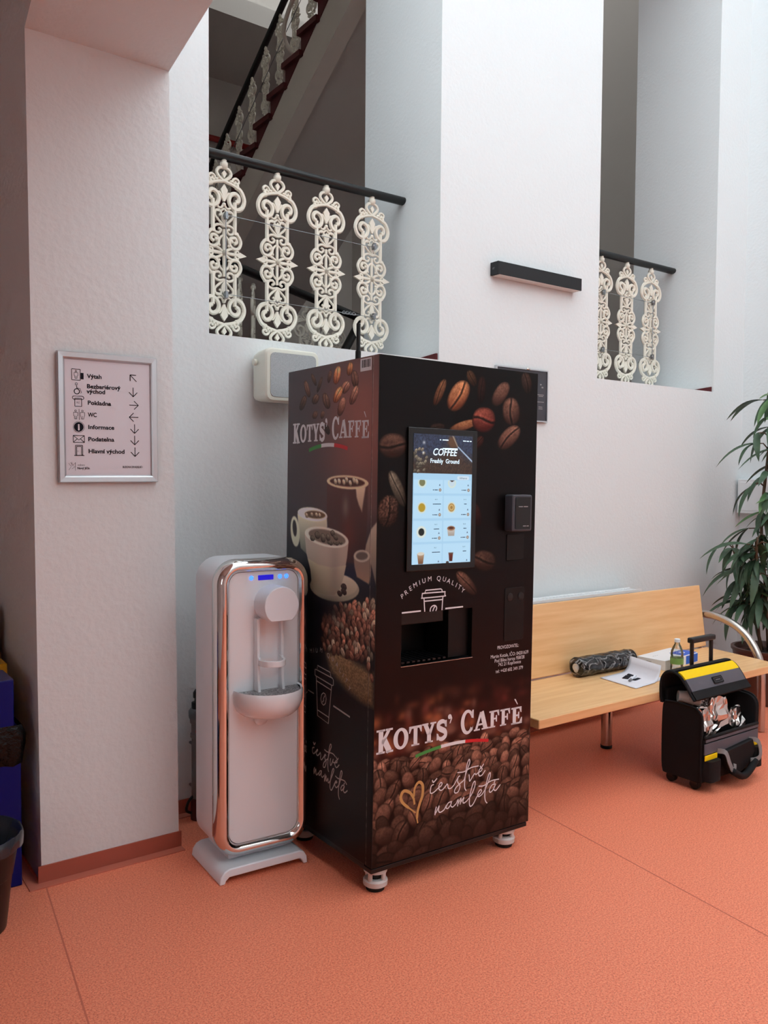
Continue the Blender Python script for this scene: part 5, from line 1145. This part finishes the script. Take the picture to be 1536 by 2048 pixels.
# bottle
bt = thing('water_bottle', 'clear plastic bottle with a green label in front of the carton', 'bottle', (3.757, 2.571, SEAT))
prof = [(.030, .001), (.033, .006), (.033, .03), (.031, .036), (.033, .042), (.033, .078), (.031, .084), (.033, .09), (.030, .112), (.020, .135), (.0125, .150), (.0125, .158)]
k = MB(); k.lathe(prof, n=20); k.build('bottle_body', M['pet'], bt, smooth=40)
k = MB(); k.lathe([(.0335, .044), (.0337, .046), (.0337, .074), (.0335, .076)], n=20); k.build('label_band', M['label_green'], bt, smooth=40)
k = MB(); k.lathe([(.0145, .156), (.0150, .158), (.0150, .172), (.010, .174)], n=16); k.build('cap', M['white'], bt, smooth=40)

# ---------------------------------------------------------------- rolling tool bag
bg = thing('tool_bag', 'open black rolling tool bag with yellow and grey trim in front of the bench', 'bag', (3.352, 2.156, 0))
BW, BD = .462, .212
def sidepanel(x):
    pts = cr([(0, .045), (.004, .20), (.000, .33), (.018, .372), (.060, .386), (.13, .388), (.195, .384), (.212, .33), (.212, .10), (.202, .045)], 3)
    o = MB(); o.prism(pts, lambda u, v, d: (d, u, v), x, x + .016); return o
for x in (0, BW - .016): sidepanel(x).build('side_panel', M['bag_black'], bg, bevel=.004, smooth=40)
for x in (-.003, BW - .002):
    pts = cr([(.004, .05), (.006, .20), (.003, .33), (.020, .374), (.060, .388), (.13, .390), (.195, .386)], 4); k = MB(); k.tube([(x + .004, u, v) for u, v in pts], .0055, 8); k.build('piping', M['bag_black'], bg, smooth=True)
MB().box(.016, BW - .016, BD - .018, BD - .001, .045, .440).build('back_panel', M['bag_black'], bg, bevel=.004)
MB().box(.01, BW - .01, .01, BD - .01, .040, .056).build('bottom_panel', M['bag_black'], bg, bevel=.004)
MB().box(.012, BW - .012, -.004, .012, .050, .250).build('front_panel', M['bag_black'], bg, bevel=.004)
MB().box(.010, BW - .010, -.010, -.004, .176, .226).build('grey_band', M['bag_grey'], bg, bevel=.002)
k = MB(); k.tube([(.012, -.006, .252), (BW - .012, -.006, .252)], .008, 8); k.build('rim_piping', M['bag_black'], bg, smooth=True)
MB().box(.016, BW - .014, -.012, -.008, .234, .246).build('grey_edge', M['bag_grey'], bg)
for a, b in ((.010, .105), (.392, .452)): MB().box(a, b, -.014, -.008, .150, .174).build('yellow_patch', M['bag_yellow'], bg, bevel=.002)
for a, b in ((.012, .11), (.385, .455)):
    k = MB(); k.prism(cr([(a, -.004), (a + .01, -.034), ((a + b) / 2, -.040), (b - .01, -.034), (b, -.004)], 3), lambda u, v, d: (u, v, d), .055, .150); k.build('side_pocket', M['bag_black'], bg, smooth=40)
k = MB(); k.prism([(.13, .175), (.375, .195), (.40, .14), (.36, .08), (.27, .052), (.20, .058), (.15, .12)], lambda u, v, d: (u, d, v), -.030, -.008); k.build('front_pocket', M['bag_black'], bg, bevel=.006)
for pts in ([(.105, -.012, .182), (.130, -.038, .176), (.150, -.046, .128), (.170, -.05, .092), (.196, -.046, .092), (.205, -.04, .11)], [(.365, -.012, .190), (.395, -.038, .185), (.412, -.044, .150), (.405, -.05, .112), (.375, -.048, .10), (.34, -.04, .10)]):
    k = MB(); q = [Vector(p) for p in cr(pts, 4)]; lp = []
    for i in range(len(q)):
        t_ = q[min(i + 1, len(q) - 1)] - q[max(i - 1, 0)]; n_ = Vector((-t_.z, 0, t_.x)).normalized() * .011
        lp.append([tuple(q[i] + n_ + Vector((0, -.002, 0))), tuple(q[i] - n_ + Vector((0, -.002, 0))), tuple(q[i] - n_ + Vector((0, .002, 0))), tuple(q[i] + n_ + Vector((0, .002, 0)))])
    k.loft(lp).build('strap', M['reflect_grey'], bg, smooth=40)
k = MB(); k.tube(cr([(.17, -.05, .085), (.24, -.058, .05), (.30, -.055, .06), (.37, -.048, .095)], 4), .016, 8); k.build('carry_handle', M['bag_black'], bg, smooth=True)
# lid: a curved flap hinged at the back
lpts = [(BD - .008, .380), (BD - .001, .44), (BD - .008, .496), (BD - .042, .530), (BD - .094, .524), (BD - .134, .484), (BD - .160, .446), (BD - .182, .420)]
lc = cr(lpts, 5)
def lidstrip(name, i0, i1, m_, x0=-.016, x1=.444, th=.007):
    seg = lc[i0:i1 + 1]; nn = []
    for i in range(len(seg)):
        t_ = Vector(seg[min(i + 1, len(seg) - 1)]) - Vector(seg[max(i - 1, 0)]); t_.normalize(); nn.append(Vector((-t_.y, t_.x)))
    outer = [(p[0] - n.x * th, p[1] - n.y * th) for p, n in zip(seg, nn)]
    k = MB(); k.prism(list(seg) + outer[::-1], lambda u, v, d: (d, u, v), x0, x1)
    return k.build(name, m_, lid, smooth=40)
lid = MB().prism(list(lc) + [(p[0] * .985 + .003, p[1] - .004) for p in lc[::-1]], lambda u, v, d: (d, u, v), -.014, .442).build('lid', M['bag_black'], bg, smooth=40)
lidstrip('lid_back', 0, 18, M['bag_black']); lidstrip('lid_yellow', 19, 23, M['bag_yellow'], -.004, .434); lidstrip('lid_grey', 23, 29, M['bag_grey'], -.004, .434); lidstrip('lid_hem', 29, 35, M['bag_black'], -.010, .440, .009)
for x in (-.016, .440):
    k = MB(); k.tube([(x, u, v) for u, v in lc], .006, 8); k.build('lid_piping', M['bag_black'], lid, smooth=True)
p_ = Vector(lc[26]); q_ = Vector(lc[27]); tt = (q_ - p_).normalized(); nv = Vector((tt.y, -tt.x))
k = MB(); base_ = p_ + nv * -.0
def badge(u, v, d): return (.216 + u, p_.x + tt.x * v - nv.x * 0 + (-.010 - d) * .80, p_.y + tt.y * v + (.010 + d) * .55)
k.prism(rrect(.078, .034, .005, 3), badge, 0, .003); k.build('badge', M['bag_black'], lid)
k = MB()
for a, b, c, d in ((-.030, .030, .009, .0105), (-.030, .030, -.0105, -.009), (-.030, -.028, -.009, .009), (.028, .030, -.009, .009), (-.020, .018, -.003, .003)): k.poly([(a, c), (b, c), (b, d), (a, d)], lambda u, v: badge(u, v, .0034))
k.build('badge_print', M['bag_grey'], lid, fix=False)
# telescopic handle and wheels
for x in (.198, .358):
    k = MB(); k.tube([(x, BD - .024, .06), (x, BD - .020, .645)], .010, 10); k.build('handle_rod', M['black_plastic'], bg, smooth=40)
MB().box(.180, .376, BD - .036, BD - .004, .636, .662).build('handle_grip', M['black_plastic'], bg, bevel=.006)
for x, y in ((.035, .05), (.42, .05), (.035, .175), (.42, .175)):
    k = MB(); k.lathe([(.012, -.014), (.023, -.012), (.024, 0), (.023, .012), (.012, .014)], (x, y, .0245), 16, 'x'); wh_ = k.build('wheel', M['rubber'], bg, smooth=40)
    MB().box(x - .019, x + .019, y - .016, y + .016, .030, .048).build('wheel_bracket', M['black_plastic'], wh_)
# contents
def crumple(name, lab, c, sx, sy, sz, seed, m_, cat, group=None, rot=0.0):
    r_ = np.random.RandomState(seed); nu, nv_ = 26, 17
    k = MB(); vs_ = []
    for j in range(nv_ + 1):
        t_ = j / nv_
        for i in range(nu):
            a = 2 * PI * i / nu
            e_ = 1 - .35 * abs(2 * t_ - 1) ** 3
            jx = r_.uniform(.84, 1.08) * (1 + .16 * math.sin(3 * a + 5 * t_ + seed) * math.sin(7 * t_ + seed))
            flat = .55 + .45 * (1 - t_) if t_ > .8 else 1
            vs_.append((sx * e_ * jx * math.copysign(abs(math.cos(a)) ** .6, math.cos(a)), sy * e_ * jx * flat * math.copysign(abs(math.sin(a)) ** .6, math.sin(a)) , sz * (t_ + r_.uniform(-.025, .025))))
    fs_ = [(j * nu + i, j * nu + (i + 1) % nu, (j + 1) * nu + (i + 1) % nu, (j + 1) * nu + i) for j in range(nv_) for i in range(nu)]
    fs_ += [tuple(range(nu - 1, -1, -1)), tuple(range(nv_ * nu, nv_ * nu + nu))]
    k.add(vs_, fs_); o = k.build(name, m_, None, fix=False)
    o.location = c; o.rotation_euler = (0.0, 0.0, rot)
    return tag(o, lab, cat, group)
crumple('foil_pouch', 'crumpled silver foil pouch nearest the bag side panel', (3.352 + .105, 2.156 + .068, .06), .066, .040, .300, 4, M['foil'], 'pouch', 'foil pouches in the tool bag', rot=.2)
crumple('foil_pouch', 'tallest crumpled silver foil pouch in the middle of the tool bag', (3.352 + .245, 2.156 + .080, .06), .072, .040, .335, 9, M['foil'], 'pouch', 'foil pouches in the tool bag', rot=-.15)
crumple('foil_pouch', 'small crumpled silver foil pouch at the right end of the tool bag', (3.352 + .385, 2.156 + .070, .06), .058, .038, .262, 12, M['foil'], 'pouch', 'foil pouches in the tool bag', rot=.1)
crumple('plastic_wrap', 'ball of crinkled clear plastic wrap under the lid of the tool bag', (3.352 + .27, 2.156 + .140, .325), .14, .034, .080, 17, M['wrap'], 'plastic wrap', rot=.1)
for i, lab in enumerate(('white paper cup nested behind the front cup in the tool bag', 'foremost white paper cup under the lid of the tool bag')):
    k = MB(); k.lathe([(.026, 0), (.033, .066), (.035, .068), (.033, .070), (.031, .066), (.024, .008), (.002, .006)], n=18, axis='x'); o = k.build('paper_cup', M['cup_white'], None, smooth=40)
    d_ = .030 * i; o.location = (3.352 + .046 + d_ * .73, 2.156 + .160 - d_ * .68, .408 - d_ * .1); o.rotation_euler = (0, .12, -.75)
    tag(o, lab, 'cup', 'paper cups in the tool bag')

# ---------------------------------------------------------------- potted plant by the right wall
pp = thing('potted_plant', 'tall potted plant with long drooping dark green leaves beside the bench', 'plant', (5.13, 2.84, 0))
k = MB(); k.lathe([(.14, .0005), (.165, .01), (.205, .26), (.215, .325), (.225, .335), (.225, .352), (.205, .352), (.195, .32)], n=28); k.build('pot', M['pot'], pp, smooth=40)
k = MB(); k.lathe([(.19, .318), (.10, .322), (.02, .325)], n=20); k.build('soil', M['soil'], pp)
def leafmesh(L, Wd, droop, name, m_):
    k = MB(); n_ = 9; vs_ = []
    for i in range(n_):
        t_ = i / (n_ - 1); w_ = Wd * math.sin(PI * min(1, t_ * .92 + .06)) ** .8 * (1 - .25 * t_) if t_ < 1 else .0004
        x = L * t_ * (1 - .18 * droop * t_); z = -droop * L * .62 * t_ * t_
        vs_ += [(x, -w_, z + w_ * .35), (x, 0, z), (x, w_, z + w_ * .35)]
    fs_ = []
    for i in range(n_ - 1):
        a = 3 * i; fs_ += [(a, a + 1, a + 4, a + 3), (a + 1, a + 2, a + 5, a + 4)]
    k.add(vs_, fs_); me = k.mesh(name, smooth=True, fix=False); me.materials.append(m_); return me
LM = [leafmesh(.24, .025, .55, 'leaf', M['leaf']), leafmesh(.20, .024, .9, 'leaf', M['leaf']), leafmesh(.27, .026, .75, 'leaf', M['leaf']), leafmesh(.19, .021, .3, 'leaf', M['leaf_light'])]
rp = random.Random(21)
stems = [[(.0, .0, .32), (-.02, .02, .75), (-.05, .04, 1.15), (-.02, .02, 1.62), (.02, .0, 2.05)], [(.05, -.03, .32), (.06, -.05, .7), (.04, -.10, 1.05), (.06, -.14, 1.45), (.10, -.16, 1.9)], [(-.04, .03, .32), (-.10, .03, .62), (-.17, .0, .90), (-.22, -.03, 1.06)], [(.02, .05, .32), (-.02, .14, .70), (-.10, .20, .98)]]
for sP in stems:
    k = MB(); k.tube(cr(sP, 5), .010, 8); k.build('stem', M['stem'], pp, smooth=True)
def twig(a, az, L, up):
    b = (a[0] + L * math.cos(az), a[1] + L * math.sin(az), a[2] + up)
    k = MB(); k.tube([a, ((a[0] + b[0]) / 2, (a[1] + b[1]) / 2, (a[2] + b[2]) / 2 + .02), b], .004, 6); k.build('twig', M['stem'], pp, smooth=True)
    return b
def leaf(p, az, pit, mi, sc_):
    o = bpy.data.objects.new('leaf', LM[mi]); COL.objects.link(o); o.parent = pp; o.location = p; o.rotation_euler = (rp.uniform(-.4, .4), pit, az); o.scale = (sc_,) * 3
nl = 0
for si, sP in enumerate(stems):
    c = cr(sP, 6)
    for ci, p in enumerate(c):
        if p[2] < .58: continue
        for _ in range(2 if si < 2 else 2):
            az = rp.uniform(0, 2 * PI)
            if rp.random() < .55: az = rp.uniform(1.9, 4.2)
            tip = twig(p, az, rp.uniform(.05, .15), rp.uniform(.0, .05)) if rp.random() < .5 and p[0] + .15 * math.cos(az) < .3 else p
            for __ in range(rp.choice((1, 2, 2, 3))):
                a2 = az + rp.uniform(-.8, .8)
                if tip[0] + .27 * math.cos(a2) > .34 or tip[1] + .27 * math.sin(a2) > .40: continue
                leaf(tip, a2, rp.uniform(-.15, .75), rp.choice((0, 0, 1, 1, 2, 2, 3)), rp.uniform(.8, 1.15)); nl += 1

# ---------------------------------------------------------------- white box on the right wall
wbx = thing('wall_box', 'plain white box mounted on the right wall behind the plant', 'box', (XR, 2.90, 1.195))
MB().box(-.07, -.001, 0, .365, 0, .237).build('cover', M['radiator'], wbx, bevel=.003)
MB().box(-.072, -.069, .02, .345, .02, .217).build('front_plate', M['radiator'], wbx, bevel=.001)

# ---------------------------------------------------------------- recycling bins and waste basket in the passage
def bin_(name, lab, x0, x1, y0, y1, h, m_, ml_, lidh=.17):
    t_ = thing(name, lab, 'bin', ((x0 + x1) / 2, (y0 + y1) / 2, 0), group='recycling bins in the passage')
    hx, hy = (x1 - x0) / 2, (y1 - y0) / 2
    MB().box(-hx, hx, -hy, hy, .0005, h - lidh).build('bin_body', m_, t_, bevel=.004)
    MB().box(-hx - .0, hx - .02, -hy + .002, hy - .005, h - lidh + .003, h).build('bin_hood', ml_, t_, bevel=.004)
    MB().box(hx - .10, hx - .06, -hy + .03, -hy + .045, h, h + .001).build('sticker', M['card'], t_)
    return t_, hx, hy
b1, hx, hy = bin_('recycling_bin', 'cobalt blue recycling bin with a black liner at the left edge', .24, .654, 3.02, 3.20, .722, M['blue_bin'], M['blue_bin'])
MB().box(-hx, hx - .021, -hy + .003, hy - .006, .7222, .7235).build('bin_top', M['blue_lid'], b1)
r_ = np.random.RandomState(8); k = MB(); n_ = 56; vs_ = []
path = []
for i in range(n_):
    t_ = 4 * i / n_; e_ = int(t_); f_ = t_ - e_
    c_ = [(-hx, -hy), (hx, -hy), (hx, hy), (-hx, hy)]; a_, b_ = c_[e_], c_[(e_ + 1) % 4]
    path.append((a_[0] + (b_[0] - a_[0]) * f_, a_[1] + (b_[1] - a_[1]) * f_))
for j in range(5):
    for (x, y) in path:
        o_ = .003 + (.004 + .016 * r_.rand()) * (j in (1, 2, 3)); L_ = math.hypot(x, y)
        vs_.append((x + o_ * x / L_, y + o_ * y / L_, .565 - .028 * j - .035 * (j > 0) * r_.rand() * (1 if j == 4 else .3)))
k.add(vs_, [(j * n_ + i, j * n_ + (i + 1) % n_, (j + 1) * n_ + (i + 1) % n_, (j + 1) * n_ + i) for j in range(4) for i in range(n_)]); k.build('liner', M['bag_film'], b1, smooth=True, fix=False)
bin_('recycling_bin', 'amber yellow recycling bin behind the blue one', .24, .676, 3.225, 3.45, .738, M['yellow_bin'], M['yellow_bin'])
bin_('recycling_bin', 'tall brown bin at the back of the row behind the yellow one', .22, .684, 3.47, 3.75, .905, M['brown_bin'], M['brown_bin'])
wbk = thing('waste_basket', 'ribbed black waste basket with a smoky liner at the left edge', 'waste basket', (.455, 2.800, 0))
lp = []; nn_ = 48
for r0, z in ((.098, .0005), (.102, .004), (.120, .17), (.121, .172), (.140, .285), (.146, .290), (.146, .300)):
    lp.append([((r0 + (.0022 * (i % 2) if .17 < z < .288 else 0)) * math.cos(2 * PI * i / nn_), (r0 + (.0022 * (i % 2) if .17 < z < .288 else 0)) * math.sin(2 * PI * i / nn_), z) for i in range(nn_)])
MB().loft(lp, True, False).build('basket', M['black_plastic'], wbk, smooth=30)
lp = []
for j, (r0, z) in enumerate(((.150, .262), (.153, .285), (.150, .308), (.142, .304), (.130, .25), (.11, .12), (.05, .10))):
    lp.append([((r0 + r_.uniform(-.003, .004)) * math.cos(2 * PI * i / nn_), (r0 + r_.uniform(-.003, .004)) * math.sin(2 * PI * i / nn_), z + r_.uniform(-.006, .006) * (j != 2)) for i in range(nn_)])
MB().loft(lp, False, True).build('liner', M['liner'], wbk, smooth=True, fix=False)
